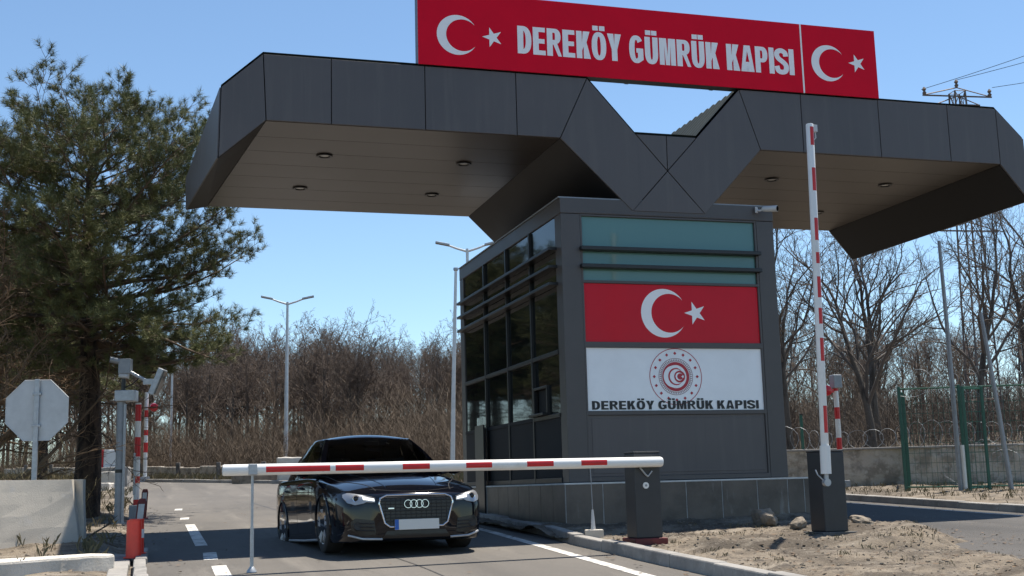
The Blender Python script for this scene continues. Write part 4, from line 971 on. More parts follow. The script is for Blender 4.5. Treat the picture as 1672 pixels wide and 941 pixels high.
mb = MB(); rings = []
for p in SD:
    h = half(p); full = [(a[0], a[1]) for a in h] + [(-a[0], a[1]) for a in h[-2:0:-1]]
    rings.append([(a, p[0], b) for a, b in full])
n = len(rings[0]); mb.v = [q for r in rings for q in r]
mb.f = [(i * n + j, i * n + (j + 1) % n, (i + 1) * n + (j + 1) % n, (i + 1) * n + j) for i in range(len(rings) - 1) for j in range(n)] + [tuple(range(n - 1, -1, -1)), tuple((len(rings) - 1) * n + j for j in range(n))]
body = mb.build('body', M['paint'], car, smooth=True, sharp=28)
bvh = BVHTree.FromPolygons([Vector(v) for v in mb.v], mb.f)
# wheel arches
cut = MB()
for y in (0, 2.64):
    for s in (-1, 1):
        cut.lathe([(.362, s * .60), (.362, s * 1.05)], (0, y, .315), axis='x', n=40)
co = cut.build('arch_cutter', M['bump_black']); dgm = body.modifiers.new('arch', 'BOOLEAN'); dgm.operation = 'DIFFERENCE'; dgm.object = co; dgm.solver = 'EXACT'
dg = bpy.context.evaluated_depsgraph_get(); me = bpy.data.meshes.new_from_object(body.evaluated_get(dg))
body.modifiers.clear(); body.data = me; bpy.data.objects.remove(co); me.set_sharp_from_angle(angle=R(28))
# greenhouse
def cab(side, a, t):
    """a point on the cabin: side f/l/b/r, a 0..1 along the side, t 0 belt .. 1 roof edge"""
    w = .785 + (.565 - .785) * t - .03 * math.sin(math.pi * t) * -1; z = .925 + (1.425 - .925) * t
    yf, yb = .40 + .80 * t + .05 * math.sin(math.pi * t) * -1, 3.12 - .78 * t + .06 * math.sin(math.pi * t); bow = .20 * (1 - .45 * t)
    if side == 'f': x = w * (2 * a - 1); return Vector((x, yf + bow * (2 * a - 1) ** 2, z))
    if side == 'b': x = w * (1 - 2 * a); return Vector((x, yb - bow * .7 * (1 - 2 * a) ** 2, z))
    y0, y1 = yf + bow, yb - bow * .7
    bl = .03 * math.sin(math.pi * a)
    return Vector(((w + bl) * (1 if side == 'r' else -1), y0 + (y1 - y0) * (a if side == 'r' else 1 - a), z + .02 * math.sin(math.pi * a) * t))
HOLES = {'f': ((.045, .955, .03, .955, 0, 0),), 'b': ((.06, .94, .12, .93, 0, 0),),
         'r': ((.05, .40, .07, .90, .02, .0), (.435, .74, .07, .90, 0, -.02), (.765, .93, .07, .90, -.01, -.10)),
         'l': ((.60, .95, .07, .90, 0, -.02), (.26, .565, .07, .90, .02, 0), (.07, .235, .07, .90, .10, .01))}
mb = MB()
for s in 'frbl':                                                        # pillars and rails: the sides without the glazed openings
    na, nt_ = 72, 30
    for i in range(na):
        for j in range(nt_):
            a, t = (i + .5) / na, (j + .5) / nt_; hit = False
            for a0, a1, t0, t1, s0, s1 in HOLES[s]:
                q = (t - t0) / (t1 - t0)
                if 0 < q < 1 and a0 + s0 * q + .006 < a < a1 + s1 * q - .006: hit = True
            if not hit: mb.add([tuple(cab(s, (i + di) / na, (j + dj) / nt_)) for di, dj in ((0, 0), (1, 0), (1, 1), (0, 1))], [(0, 1, 2, 3)])
def roof_pt(i, j):
    f, b = cab('f', j, 1), cab('b', 1 - j, 1); l = f.lerp(b, i); k = math.sin(math.pi * min(1, max(0, i))) ; x = 2 * j - 1
    edge = cab('r', i, 1) if x > 0 else cab('l', 1 - i, 1)
    l.x = edge.x * abs(x) if True else l.x; l.z = 1.425 + .058 * (1 - x * x) * (1 - (2 * i - 1) ** 4) + .022 * (1 - (2 * i - .9) ** 2) * (1 if abs(x) < 1 else 1) * .9
    return tuple(l)
mb.grid(roof_pt, 36, 24)
bm = bmesh.new(); me = mb.mesh('cabin', M['paint'], True); bm.from_mesh(me); bmesh.ops.remove_doubles(bm, verts=bm.verts, dist=.004); bmesh.ops.recalc_face_normals(bm, faces=bm.faces); bm.to_mesh(me); bm.free()
me.set_sharp_from_angle(angle=R(40)); o = bpy.data.objects.new('cabin', me); col.objects.link(o); o.parent = car
def glass(side, a0, a1, t0, t1, name, slant=(0, 0), off=.006):
    mb = MB(); nrm = {'f': Vector((0, -.5, .85)), 'b': Vector((0, .5, .85)), 'l': Vector((-1, 0, .45)), 'r': Vector((1, 0, .45))}[side].normalized()
    def fn(i, j):
        t = t0 + (t1 - t0) * j; lo = a0 + slant[0] * j; hi = a1 + slant[1] * j; return tuple(cab(side, lo + (hi - lo) * i, t) + nrm * off)
    return mb.grid(fn, 14, 8).build(name, M['window_tint'], car, smooth=True, fixn=False)
glass('f', .040, .960, .022, .965, 'windscreen'); glass('b', .055, .945, .112, .938, 'rear_window')
for s in 'lr':
    for a0, a1, t0, t1, s0, s1 in HOLES[s]: glass(s, a0 - .004, a1 + .004, t0 - .01, t1 + .01, 'side_window', (s0, s1))
for x, y, w, h in ((-.37, 1.45, .22, .30), (.37, 1.45, .22, .30), (-.38, 2.35, .24, .20), (.38, 2.35, .24, .20)):
    st = MB().grid(lambda i, j, x=x, y=y, w=w, h=h: (x + w * (2 * i - 1) * (1 - .12 * j), y + .10 * j + .05 * (2 * i - 1) ** 2, .90 + h * j), 8, 6).grid(lambda i, j, x=x, y=y, w=w, h=h: (x + w * (2 * i - 1) * (1 - .12 * j), y + .10 + .10 * j, .90 + h * j), 8, 6).build('seat', M['seat'], car, smooth=True, fixn=False)
    MB().tube([(x - .11, y + .14, .96 + h), (x + .11, y + .14, .96 + h)], .075, 12).tube([(x, y + .13, .88 + h), (x, y + .14, .95 + h)], .02, 8).build('headrest', M['seat'], st, smooth=True)
MB().tube([(.37 + .18 * math.cos(R(a)), 1.02 + .05 * math.sin(R(a)), .985 + .13 * math.sin(R(a))) for a in range(0, 375, 15)], .014, 8).build('steering_wheel', M['bump_black'], car, smooth=True)
MB().grid(lambda i, j: (1.3 * (i - .5), .66 + .34 * j, .975 + .035 * math.sin(math.pi * j)), 10, 6).build('dashboard', M['bump_black'], car, smooth=True, fixn=False)
MB().box(-.10, .10, 1.14, 1.16, 1.33, 1.39).build('rear_view_mirror', M['bump_black'], car, bevel=.015)
# trim projected on to the body
def project(poly, axis, off=.006, cuts=3, depth=3.0, side=1):
    bm = bmesh.new(); vs = [bm.verts.new((a, b, 0)) for a, b in poly]; bm.faces.new(vs); bmesh.ops.triangulate(bm, faces=bm.faces)
    for _ in range(cuts):
        bmesh.ops.subdivide_edges(bm, edges=[e for e in bm.edges if e.calc_length() > .03], cuts=1); bmesh.ops.triangulate(bm, faces=[f for f in bm.faces if len(f.verts) > 3])
    P = []
    for v in bm.verts:
        if axis == 'y': h = bvh.ray_cast(Vector((v.co.x, -depth, v.co.y)), Vector((0, 1, 0)))
        else: h = bvh.ray_cast(Vector((depth * side, v.co.x, v.co.y)), Vector((-side, 0, 0)))
        if h[0] is None: P.append(Vector((v.co.x, -.2, v.co.y)) if axis == 'y' else Vector((.85 * side, v.co.x, v.co.y)))
        else: P.append(h[0] + h[1] * off * (1 if h[1].dot(Vector((0, -1, 0) if axis == 'y' else (side, 0, 0))) > 0 else -1))
    fs = [tuple(v.index for v in f.verts) for f in (bm.verts.index_update(), bm.faces)[1]]; bm.free()
    return MB().add([tuple(p) for p in P], fs)
def outline_tube(poly, r, off=.008, closed=True, step=.03, axis='y', side=1):
    pts = []; n = len(poly)
    for i in range(n if closed else n - 1):
        a, b = Vector(poly[i]), Vector(poly[(i + 1) % n]); k = max(1, int((b - a).length / step))
        pts += [a.lerp(b, j / k) for j in range(k)]
    pts.append(Vector(poly[0] if closed else poly[-1])); out = []
    for p in pts:
        h = bvh.ray_cast(Vector((p.x, -3, p.y)), Vector((0, 1, 0))) if axis == 'y' else bvh.ray_cast(Vector((3 * side, p.x, p.y)), Vector((-side, 0, 0)))
        if h[0] is not None: out.append(h[0] + (Vector((0, -off, 0)) if axis == 'y' else Vector((off * side, 0, 0))))
    return MB().tube(out, r, 8)
def mir(p): return [(-a, b) for a, b in p][::-1]
GR = [(-0.345, 0.62), (0.345, 0.62), (0.415, 0.59), (0.435, 0.535), (0.37, 0.31), (0.31, 0.267), (-0.31, 0.267), (-0.37, 0.31), (-0.435, 0.535), (-0.415, 0.59)]
gr = project(GR, 'y', .005).build('grille', M['grille'], car, smooth=True, fixn=False)
outline_tube(GR, .011, .010).build('chrome_surround', M['chrome'], gr, smooth=True)
mb = MB()
for k in range(1, 9):
    z = .290 + k * .038; hw = np.interp(z, [.267, .31, .535, .59, .62], [.31, .36, .42, .40, .34]); t = outline_tube([(-hw, z), (hw, z)], .0045, .010, False); mb.add(t.v, t.f)
for k in range(-6, 7):
    t = outline_tube([(k * .06, .285), (k * .06, .610)], .003, .009, False)
    if abs(k) < 7: mb.add(t.v, t.f)
mb.build('grille_bar', M['bump_black'], gr, smooth=True)
rg = MB()
for k in range(4):
    cx = (k - 1.5) * .066; pts = [(cx + .044 * math.cos(R(a)), -.928, .518 + .044 * math.sin(R(a))) for a in range(0, 375, 15)]; rg.tube(pts, .0058, 6)
rg.build('ring_emblem', M['chrome'], gr, smooth=True)
MB().box(-.330, -.262, -.926, -.918, .465, .481).build('grille_badge', M['chrome'], gr, bevel=.002)
pt = MB().box(-.258, .26, -.938, -.918, .232, .348).build('number_plate', M['plate'], car, bevel=.004)
MB().box(-.260, -.215, -.9405, -.9385, .234, .346).build('blue_band', M['plate_blue'], pt)
HL = [(0.475, 0.543), (0.475, 0.59), (0.6, 0.63), (0.745, 0.663), (0.8, 0.646), (0.805, 0.613), (0.775, 0.546), (0.7, 0.518), (0.6, 0.536), (0.575, 0.55)]
for s in (1, -1):
    q = HL if s == 1 else mir(HL)
    hl = project(q, 'y', .004).build('headlight', M['headlamp'], car, smooth=True, fixn=False)
    outline_tube(q, .004, .004).build('dark_rim', M['bump_black'], hl, smooth=True)
    d1 = [(0.485, 0.558), (0.49, 0.584), (0.615, 0.606), (0.61, 0.578)]; d1 = d1 if s == 1 else mir(d1)
    project(d1, 'y', .012).build('daytime_light', M['drl'], hl, smooth=True, fixn=False)
    for cx in (.685,):
        c = bvh.ray_cast(Vector((cx * s, -3, .593)), Vector((0, 1, 0)))[0]
        MB().lathe([(.036, -.008), (.042, -.012), (.042, .02)], tuple(c), axis='y', n=20).build('bezel', M['chrome'], hl, smooth=True)
        MB().lathe([(.002, -.022), (.018, -.019), (.030, -.010)], tuple(c), axis='y', n=20).build('projector', M['lens'], hl, smooth=True)
    IN = [(0.47, 0.19), (0.49, 0.345), (0.7, 0.375), (0.745, 0.335), (0.735, 0.245), (0.62, 0.18)]; q = IN if s == 1 else mir(IN)
    it = project(q, 'y', .004).build('side_intake', M['grille'], car, smooth=True, fixn=False)
    mb = MB()
    for z in (.230, .270, .310):
        a = [(.49, z), (.70, z + .012)]; t = outline_tube(a if s == 1 else mir(a), .006, .010, False); mb.add(t.v, t.f)
    mb.build('intake_bar', M['grille'], it, smooth=True)
    c = bvh.ray_cast(Vector((.675 * s, -3, .290)), Vector((0, 1, 0)))[0]
    MB().lathe([(.036, -.018), (.045, -.02), (.045, .01)], tuple(c), axis='y', n=20).build('fog_light_ring', M['bump_black'], it, smooth=True)
    MB().lathe([(.002, -.017), (.037, -.016), (.037, .0)], tuple(c), axis='y', n=20).build('fog_light', M['car_glass'], it, smooth=True)
    LP = [(0.4, 0.137), (0.62, 0.147), (0.765, 0.19)]; LP = LP if s == 1 else mir(LP)
    outline_tube(LP, .013, .012, False).build('lower_blade', M['galv'], car, smooth=True)
LI = [(-0.4, 0.15), (0.4, 0.15), (0.34, 0.225), (-0.34, 0.225)]
project(LI, 'y', .004).build('lower_intake', M['grille'], car, smooth=True, fixn=False)
# hood and door lines
mb = MB()
def topline(pts, r=.0045):
    out = []
    for x, y in pts:
        h = bvh.ray_cast(Vector((x, y, 3)), Vector((0, 0, -1)))
        if h[0] is not None: out.append(h[0])
    mb.tube(out, r, 6)
for s in (-1, 1):
    topline([(s * (.44 + .27 * sstep((y + .85) / .9)), y) for y in np.linspace(-.80, .62, 26)])
topline([(x, -.845 + .10 * (abs(x) / .5) ** 2.2) for x in np.linspace(-.5, .5, 20)])
mb.build('bonnet_gap', M['backing'], car, smooth=True)
mb = MB()
for s in (-1, 1):
    topline([(s * (.30 + .16 * (y + .75)), y) for y in np.linspace(-.74, .5, 20)], .006)
mb.build('bonnet_crease', M['paint'], car, smooth=True)
for s in (-1, 1):
    for pts in ([(.62, .22), (.60, .55), (.72, .90), (1.62, .925), (1.63, .60), (1.58, .22)], [(1.63, .60), (1.62, .925), (2.55, .955), (2.58, .80), (2.30, .62), (2.15, .22), (1.58, .22)]):
        d_ = outline_tube(pts, .0028, -.001, True, .04, 'x', s).build('door_gap', M['backing'], car, smooth=True)
    for y in (1.35, 2.32):
        h = bvh.ray_cast(Vector((3 * s, y, .80)), Vector((-s, 0, 0)))[0]
        MB().tube([(h.x, y - .10, .80), (h.x + s * .028, y - .07, .805), (h.x + s * .028, y + .08, .81), (h.x, y + .11, .81)], .012, 8).build('door_handle', M['paint'], car, smooth=True)
    outline_tube([(.42, .155), (1.2, .15), (2.24, .16)], .014, .004, False, .05, 'x', s).build('sill_trim', M['galv'], car, smooth=True)
    outline_tube([(.3, .72), (1.2, .752), (2.2, .775), (3.2, .79)], .006, -.002, False, .05, 'x', s).build('shoulder_crease', M['paint'], car, smooth=True)
    m_ = MB().grid(lambda i, j: (s * (.90 + .17 * (.5 - .5 * math.cos(math.pi * i))) , .72 + .10 * math.cos(2 * math.pi * j) * (math.sin(math.pi * (.12 + .80 * i))), .985 + .065 * math.sin(2 * math.pi * j) * math.sin(math.pi * (.12 + .80 * i))), 8, 16)
    mi = m_.build('door_mirror', M['paint'], car, smooth=True)
    MB().tube([(s * .80, .74, .93), (s * .92, .72, .965)], .022, 8).build('mirror_arm', M['bump_black'], mi, smooth=True)
for s in (-1, 1):
    for y in (0, 2.64):
        outline_tube([(y + .368 * math.cos(R(a)), .315 + .368 * math.sin(R(a))) for a in range(-18, 200, 8)], .011, .003, False, .05, 'x', s).build('arch_lip', M['paint'], car, smooth=True)
# wheels
def wheel(x, y, s):
    w = thing.__globals__['bpy'].data.objects.new('wheel', None); col.objects.link(w); w.parent = car; w.location = (x, y, .315); w.empty_display_size = .1
    MB().lathe([(.205, -.095), (.225, -.105), (.285, -.108), (.308, -.095), (.317, -.07), (.317, .07), (.308, .095), (.285, .108), (.225, .105), (.205, .095), (.205, -.095)], axis='x', n=44).build('tyre', M['tyre'], w, smooth=True)
    rim = MB(); o = s * .088
    rim.lathe([(.195, s * -.08), (.208, s * -.08), (.208, o), (.218, o * 1.08), (.218, o * 1.14), (.200, o * 1.08), (.195, o * .8)], axis='x', n=44)
    for k in range(5):
        for dd in (-.13, .13):
            a = 2 * math.pi * k / 5 + .3; p0 = Vector((o * .9, .05 * math.cos(a + dd), .05 * math.sin(a + dd))); p1 = Vector((o * 1.16, .198 * math.cos(a + dd * 1.35), .198 * math.sin(a + dd * 1.35)))
            d = (p1 - p0); t = Vector((0, -math.sin(a), math.cos(a))); rim.obox((p0 + p1) / 2, d, t, d.cross(t), d.length / 2, .023, .014)
    rim.lathe([(.055, o * .2), (.055, o * .7), (.03, o * .78), (.004, o * .8)], axis='x', n=20)
    rim.build('rim', M['rim'], w, smooth=True)
    MB().lathe([(.15, -.012), (.15, .012)], (o * .1, 0, 0), axis='x', n=30).build('brake_disc', M['galv_dull'], w)
    MB().lathe([(.20, -.03), (.20, -.02)], (-s * .05, 0, 0), axis='x', n=30).build('wheel_backing', M['backing'], w)
for y in (0, 2.64):
    for s in (-1, 1): wheel(s * .785, y, s)
MB().box(-.55, .55, -.45, 3.2, .19, .3).build('underbody', M['backing'], car)
# ------------------------------------------------------------------ vegetation
def rot_about(d, ang, rr):
    """turn d by ang away from itself in a random direction"""
    a = d.orthogonal().normalized(); a.rotate(Matrix.Rotation(rr.uniform(0, 6.2832), 3, d)); q = d.copy(); q.rotate(Matrix.Rotation(ang, 3, a)); return q.normalized()
class Tubes:
    """many thin tubes in one mesh, kept as flat arrays"""
    def __init__(s): s.V = []; s.F = []; s.n = 0
    def add(s, pts, rad, k):
        P = np.array([tuple(p) for p in pts]); m = len(P); D = np.gradient(P, axis=0); D /= np.linalg.norm(D, axis=1)[:, None] + 1e-9
        ref = np.array([1, 0, 0]) if abs(D[0, 0]) < .8 else np.array([0, 1, 0]); A = ref - D * (D @ ref)[:, None]; A /= np.linalg.norm(A, axis=1)[:, None] + 1e-9; B = np.cross(D, A)
        t = np.arange(k) * 2 * np.pi / k; rr = np.array(rad)[:, None, None]
        V = P[:, None, :] + (A[:, None, :] * np.cos(t)[None, :, None] + B[:, None, :] * np.sin(t)[None, :, None]) * rr
        i = np.arange(m - 1)[:, None]; j = np.arange(k)[None, :]; j2 = (j + 1) % k
        F = np.stack([i * k + j, i * k + j2, (i + 1) * k + j2, (i + 1) * k + j], -1).reshape(-1, 4) + s.n
        s.V.append(V.reshape(-1, 3)); s.F.append(F); s.n += m * k
    def mesh(s, name, m, smooth=True):
        V = np.concatenate(s.V); F = np.concatenate(s.F); me = bpy.data.meshes.new(name)
        me.vertices.add(len(V)); me.vertices.foreach_set('co', V.ravel()); nl = F.size
        me.loops.add(nl); me.loops.foreach_set('vertex_index', F.ravel().astype(np.int32)); me.polygons.add(len(F))
        me.polygons.foreach_set('loop_start', np.arange(0, nl, F.shape[1], dtype=np.int32))
        me.polygons.foreach_set('use_smooth', np.full(len(F), smooth)); me.update(calc_edges=True); me.materials.append(m); return me

def bare_tree(seed, h, r0, nb, ang, levels, fork=.45, twig_r=.006, upward=.25, sides=(8, 6, 4, 3, 3), ratio=.58, dens=1.0, trunk_wob=.08):
    rr = random.Random(seed); T, C = Tubes(), Tubes()
    def grow(p, d, L, r, lev):
        seg = 7 if lev == 0 else 5 if lev == 1 else 4 if lev == 2 else 3; pts, rad = [p.copy()], [r]; q = p.copy(); wob = (trunk_wob, .19, .24, .28, .30)[min(lev, 4)]
        r_end = r * (.30 if lev == 0 else .35); dirs = [d.copy()]
        for i in range(seg):
            d = (d + Vector((rr.gauss(0, wob), rr.gauss(0, wob), rr.gauss(0, wob * .7) + upward * (.35 if lev else .6)))).normalized()
            q = q + d * (L / seg); pts.append(q.copy()); dirs.append(d.copy()); rad.append(max(twig_r, r + (r_end - r) * (i + 1) / seg))
        (T if lev == 0 else C).add(pts, rad, sides[min(lev, 4)])
        if lev >= levels: return
        n = nb[lev]; lo = fork if lev == 0 else .18
        for k in range(max(1, int(n * dens + rr.random()))):
            t = lo + (1 - lo) * (k + rr.random()) / n; t = min(t, .99); f = t * seg; i = int(f); b = pts[i].lerp(pts[min(i + 1, seg)], f - i)
            a = ang[min(lev, len(ang) - 1)] * rr.uniform(.7, 1.25); nd = rot_about(dirs[min(i + 1, seg)], R(a), rr)
            LL = L * ratio * (1.15 - .55 * t if lev == 0 else 1.0 - .45 * t) * rr.uniform(.7, 1.2)
            grow(b, nd, LL, max(twig_r, rad[i] * (.55 if lev == 0 else .56)), lev + 1)
        if lev < 2: grow(pts[-1], dirs[-1], L * ratio * .7, max(twig_r, rad[-1]), lev + 1)
    grow(Vector((0, 0, -.25)), Vector((rr.gauss(0, .04), rr.gauss(0, .04), 1)).normalized(), h * .62, r0, 0)
    return T, C
def tree_proto(name, label, T, C, bm_, tm, group=None):
    t = thing(name, label, 'tree', (0, 0, 0), 0, group)
    for nm, X, m in (('trunk', T, bm_), ('crown', C, tm)):
        o = bpy.data.objects.new(nm, X.mesh(nm, m)); col.objects.link(o); o.parent = t
    return t
# forest behind the road
FG = 'bare trees in the forest beyond the road'
KL = ['slender bare forest tree with a narrow upright crown beyond the road', 'bare forest tree with a broad fan of branches beyond the road', 'thin bare forest tree with sparse high branches beyond the road', 'bare forest tree forking low into several stems beyond the road', 'tall bare forest tree with dense fine twigs beyond the road']
protos = []
for i, (h, r, nb, ang, fork, up) in enumerate(((12.5, .15, (13, 6, 4, 3), (32, 38, 42), .48, .16), (12, .19, (10, 7, 5, 3), (46, 45, 44), .46, .12), (13, .12, (10, 5, 4, 3), (34, 40, 45), .50, .15), (11.5, .17, (9, 7, 5, 3), (38, 40, 44), .18, .18), (13, .18, (14, 7, 5, 3), (38, 42, 44), .48, .14))):
    T, C = bare_tree(40 + i, h, r, nb, ang, 4, fork, .0095, up, (6, 4, 3, 3, 3), trunk_wob=.035); protos.append(tree_proto('bare_tree', KL[i], T, C, M['bark_grey'], M['twig_forest'], FG))
rr = random.Random(77); used = [False] * 5
def put(i, x, y, s, rz):
    o = protos[i] if not used[i] else copy_tree(protos[i]); used[i] = True
    o.location = (x, y, terrain(x, y)); o.rotation_euler = (rr.gauss(0, .03), rr.gauss(0, .03), rz); o.scale = (s * rr.uniform(.9, 1.1), s * rr.uniform(.9, 1.1), s); return o
n = 0
while n < 262:
    y = rr.uniform(70, 122); fr = rr.uniform(-.66, .02) if n < 205 else rr.uniform(.16, .52); x = fr * y
    d = (x + 8.9) * .753 + (y - 46.3) * .657
    if d < 14: continue
    top = np.interp(fr, [-.6, -.33, -.16, -.10, -.02, .16, .24, .5], [.98, .90, .84, .74, .76, .82, .76, .80])
    up_ = far_rise(x, y); put(rr.randrange(5), x, y, (.70 + .0035 * y) * top * rr.uniform(.80, 1.10) * (1 - .055 * max(0, up_ - 1.2)), rr.uniform(0, 6.28)); n += 1
# saplings and brushwood nobody could count
def brush(name, pts_fn, n, h0, h1, m, seed, w=.012, k=9):
    rr = random.Random(seed); V, F = [], []
    for _ in range(n):
        x, y, z = pts_fn(rr); h = rr.uniform(h0, h1) * (.55 + .45 * rr.random()); stems = rr.randint(1, 3)
        for s in range(stems):
            a = rr.uniform(0, 6.28); sp = rr.uniform(.02, .30); d = Vector((math.cos(a) * sp, math.sin(a) * sp, 1)).normalized(); p = Vector((x, y, z - .1)); hh = h * rr.uniform(.6, 1); ww = w * (1 + hh * .18)
            segs = [p]
            for i in range(4):
                d = (d + Vector((rr.gauss(0, .13), rr.gauss(0, .13), 0))).normalized(); p = p + d * hh / 4; segs.append(p)
            def rib(P, w0, w1):
                b = len(V)
                for i, q in enumerate(P):
                    r_ = w0 + (w1 - w0) * i / (len(P) - 1)
                    for t in (0, 2.094, 4.189): V.append((q.x + r_ * math.cos(t), q.y + r_ * math.sin(t), q.z))
                for i in range(len(P) - 1):
                    for t in range(3): F.append((b + i * 3 + t, b + i * 3 + (t + 1) % 3, b + i * 3 + 3 + (t + 1) % 3, b + i * 3 + 3 + t))
            rib(segs, ww, ww * .35)
            for _k in range(k):
                t = rr.uniform(.2, .98) * 4; i = min(int(t), 3); q = segs[i].lerp(segs[i + 1], t - i); a = rr.uniform(0, 6.28); u_ = rr.uniform(.3, 1.2)
                e = Vector((math.cos(a), math.sin(a), u_)).normalized(); L = hh * rr.uniform(.12, .32); mid = q + e * L * .5 + Vector((0, 0, .04 * L)); rib([q, mid, q + e * L + Vector((rr.gauss(0, .1), rr.gauss(0, .1), .12)) * L], ww * .5, ww * .22)
    F = np.array(F); X = Tubes(); X.V = [np.array(V)]; X.F = [F]; o = bpy.data.objects.new(name, X.mesh(name, m, False)); col.objects.link(o); return tag(o, kind='stuff')
def far_pt(d0, d1, s0, s1):
    def f(rr):
        d = d0 + (d1 - d0) * rr.random() ** 1.3; s = rr.uniform(s0, s1); x = -8.9 + dirv.x * s + .753 * d; y = 46.3 + dirv.y * s + .657 * d; return x, y, terrain(x, y)
    return f
brush('undergrowth', far_pt(3.6, 34, -8, 52), 3900, 1.2, 5.2, M['twig_brown'], 3, .0068, 15)
brush('far_brush', far_pt(16, 64, -5, 60), 2800, 2.5, 6.8, M['twig_brown'], 31, .012, 12)
brush('scrub', far_pt(2.4, 9, -10, 52), 1200, .4, 1.7, M['twig_brown'], 4, .0055, 12)
def right_pt(rr):
    x = rr.uniform(4.5, 34); y = rr.uniform(29.5, 60); return x, y, terrain(x, y)
brush('thicket', right_pt, 1300, .8, 3.0, M['twig_dark'], 5, .008, 11)
def right_far(rr):
    y = rr.uniform(58, 92); x = y * rr.uniform(.16, .55); return x, y, terrain(x, y)
brush('far_thicket', right_far, 1100, 2.5, 5.6, M['twig_dark'], 15, .014, 12)
def left_pt(rr):
    u = rr.uniform(-15, -6.5); v = rr.uniform(2.2, 18); x, y = W(u, v); return x, y, plane_z(y) + shoulder_h(u, v)
brush('shoulder_scrub', left_pt, 420, .5, 1.9, M['grass'], 6, .0045, 12)
# dry grass
def grass(name, fn, n, h0, h1, seed, m='grass'):
    rr = random.Random(seed); V, F = [], []
    for _ in range(n):
        q = fn(rr)
        if q is None: continue
        x, y, z = q
        for k in range(rr.randint(5, 10)):
            a = rr.uniform(0, 6.28); h = rr.uniform(h0, h1); l = rr.uniform(.15, .9) * h; px, py = x + rr.gauss(0, .04), y + rr.gauss(0, .04); w = rr.uniform(.002, .005); b = len(V); c, s = math.cos(a), math.sin(a)
            V += [(px - s * w, py + c * w, z - .02), (px + s * w, py - c * w, z - .02), (px + c * l * .4, py + s * l * .4, z + h * .7), (px + c * l, py + s * l, z + h)]; F += [(b, b + 1, b + 2), (b + 2, b, b + 3)]
    X = Tubes(); X.V = [np.array(V)]; X.F = [np.array(F)]; o = bpy.data.objects.new(name, X.mesh(name, M[m], False)); col.objects.link(o); return tag(o, kind='stuff')
def g_left(rr):
    u = rr.uniform(-16, -6.0); v = rr.uniform(-3, 28)
    if fbm(u * .5, v * .5, 3) < -.05 and rr.random() < .8: return None
    x, y = W(u, v); return x, y, plane_z(y) + shoulder_h(u, v)
grass('dry_grass', g_left, 1900, .04, .20, 8)
def g_verge(rr):
    u = rr.uniform(7.35, 15); v = rr.uniform(-2, 10); x, y = W(u, v); return x, y, plane_z(y) + verge_h(u, v)
grass('verge_grass', g_verge, 650, .02, .10, 9)
def g_island(rr):
    u = rr.uniform(-.4, 4.0); v = rr.uniform(-7, -.2)
    if fbm(u, v, 9) < .1: return None
    x, y = W(u, v); return x, y, plane_z(y) + island_h(u, v)
grass('island_grass', g_island, 330, .015, .05, 10)
def g_far(rr):
    x, y, z = far_pt(.3, 8, -9, 52)(rr); return x, y, z
grass('far_grass', g_far, 1600, .1, .45, 12)

# woods beside the road far left, beyond the frame, that the booth glass mirrors
rr2 = random.Random(9)
for i in range(34):
    a = rr2.uniform(0, 1); x = -17.5 - 16 * a + rr2.uniform(-3, 1); y = 39 + 24 * a + rr2.uniform(-3, 3)
    if x / y > -.44: continue
    put(rr2.randrange(5), x, y, rr2.uniform(.62, .82), rr2.uniform(0, 6.28))
def near_left(rr):
    a = rr.random(); x = -17.5 - 18 * a + rr.uniform(-7, 1.5); y = 36 + 26 * a + rr.uniform(-5, 6)
    if x / y > -.43: x = -.43 * y - rr.uniform(0, 4)
    return x, y, plane_z(y)
brush('roadside_thicket', near_left, 600, .8, 2.6, M['twig_brown'], 21, .010, 11)

# large bare trees on the right
specs = [  # x, y, h, seed, fork, label
    (9.85, 34, 9.0, 1, .30, 'large bare tree with dark spreading limbs right of the raised barrier'),
    (7.7, 36, 9.6, 2, .36, 'tall bare tree directly behind the raised barrier arm'),
    (7.55, 33.5, 7.6, 3, .34, 'slim bare tree growing close to the right edge of the booth'),
    (13.0, 35, 9.4, 4, .40, 'bare tree behind the tall grey pole and fence corner'),
    (15.2, 36, 10.2, 5, .34, 'tall bare tree behind the green mesh fence near the picture edge'),
    (17.3, 38.5, 9.6, 6, .40, 'pale barked bare tree behind the mesh fence, outermost of its row'),
    (11.6, 41, 10.4, 7, .42, 'bare tree standing in front of the lattice pylon'),
    (9.2, 45, 10.8, 8, .42, 'slender bare tree farther back behind the spreading one'),
    (19.5, 44, 11.5, 9, .40, 'tall bare tree far back behind the razor wire'),
    (14.2, 48, 11.6, 10, .45, 'thin bare tree beyond the pylon foot')]
for i, (x, y, h, sd, fork, lb) in enumerate(specs):
    T, C = bare_tree(100 + sd, h, .060 + .0085 * h, (9, 6, 5, 4), (40, 40, 42), 4, fork + .06, .0042, .26, (9, 6, 4, 3, 3), .60)
    t = tree_proto('bare_tree', lb, T, C, M['bark_grey'], M['twig_grey'], 'bare trees behind the stone wall'); t.location = (x, y, terrain(x, y)); t.rotation_euler = (0, 0, sd * 1.7)
# brown bare trees and bushes at the left edge
for i, (x, y, h, sd, fork, lb) in enumerate(((-9.35, 21.6, 6.2, 1, .12, 'russet twiggy bare tree at the left edge behind the stop sign'), (-11.6, 26.5, 6.8, 2, .15, 'russet bare tree left of the pine trunk, farther back'))):
    T, C = bare_tree(300 + sd, h, .05 + .010 * h, (12, 8, 6, 4), (50, 46, 44), 4, fork, .0042, .10, (7, 5, 3, 3, 3), .62)
    t = tree_proto('bare_tree' if h > 4 else 'thorn_bush', lb, T, C, M['twig_rust'], M['twig_rust'], None); t.location = (x, y, plane_z(y)); t.rotation_euler = (0, 0, sd)
    if h < 4: t['category'] = 'bush'

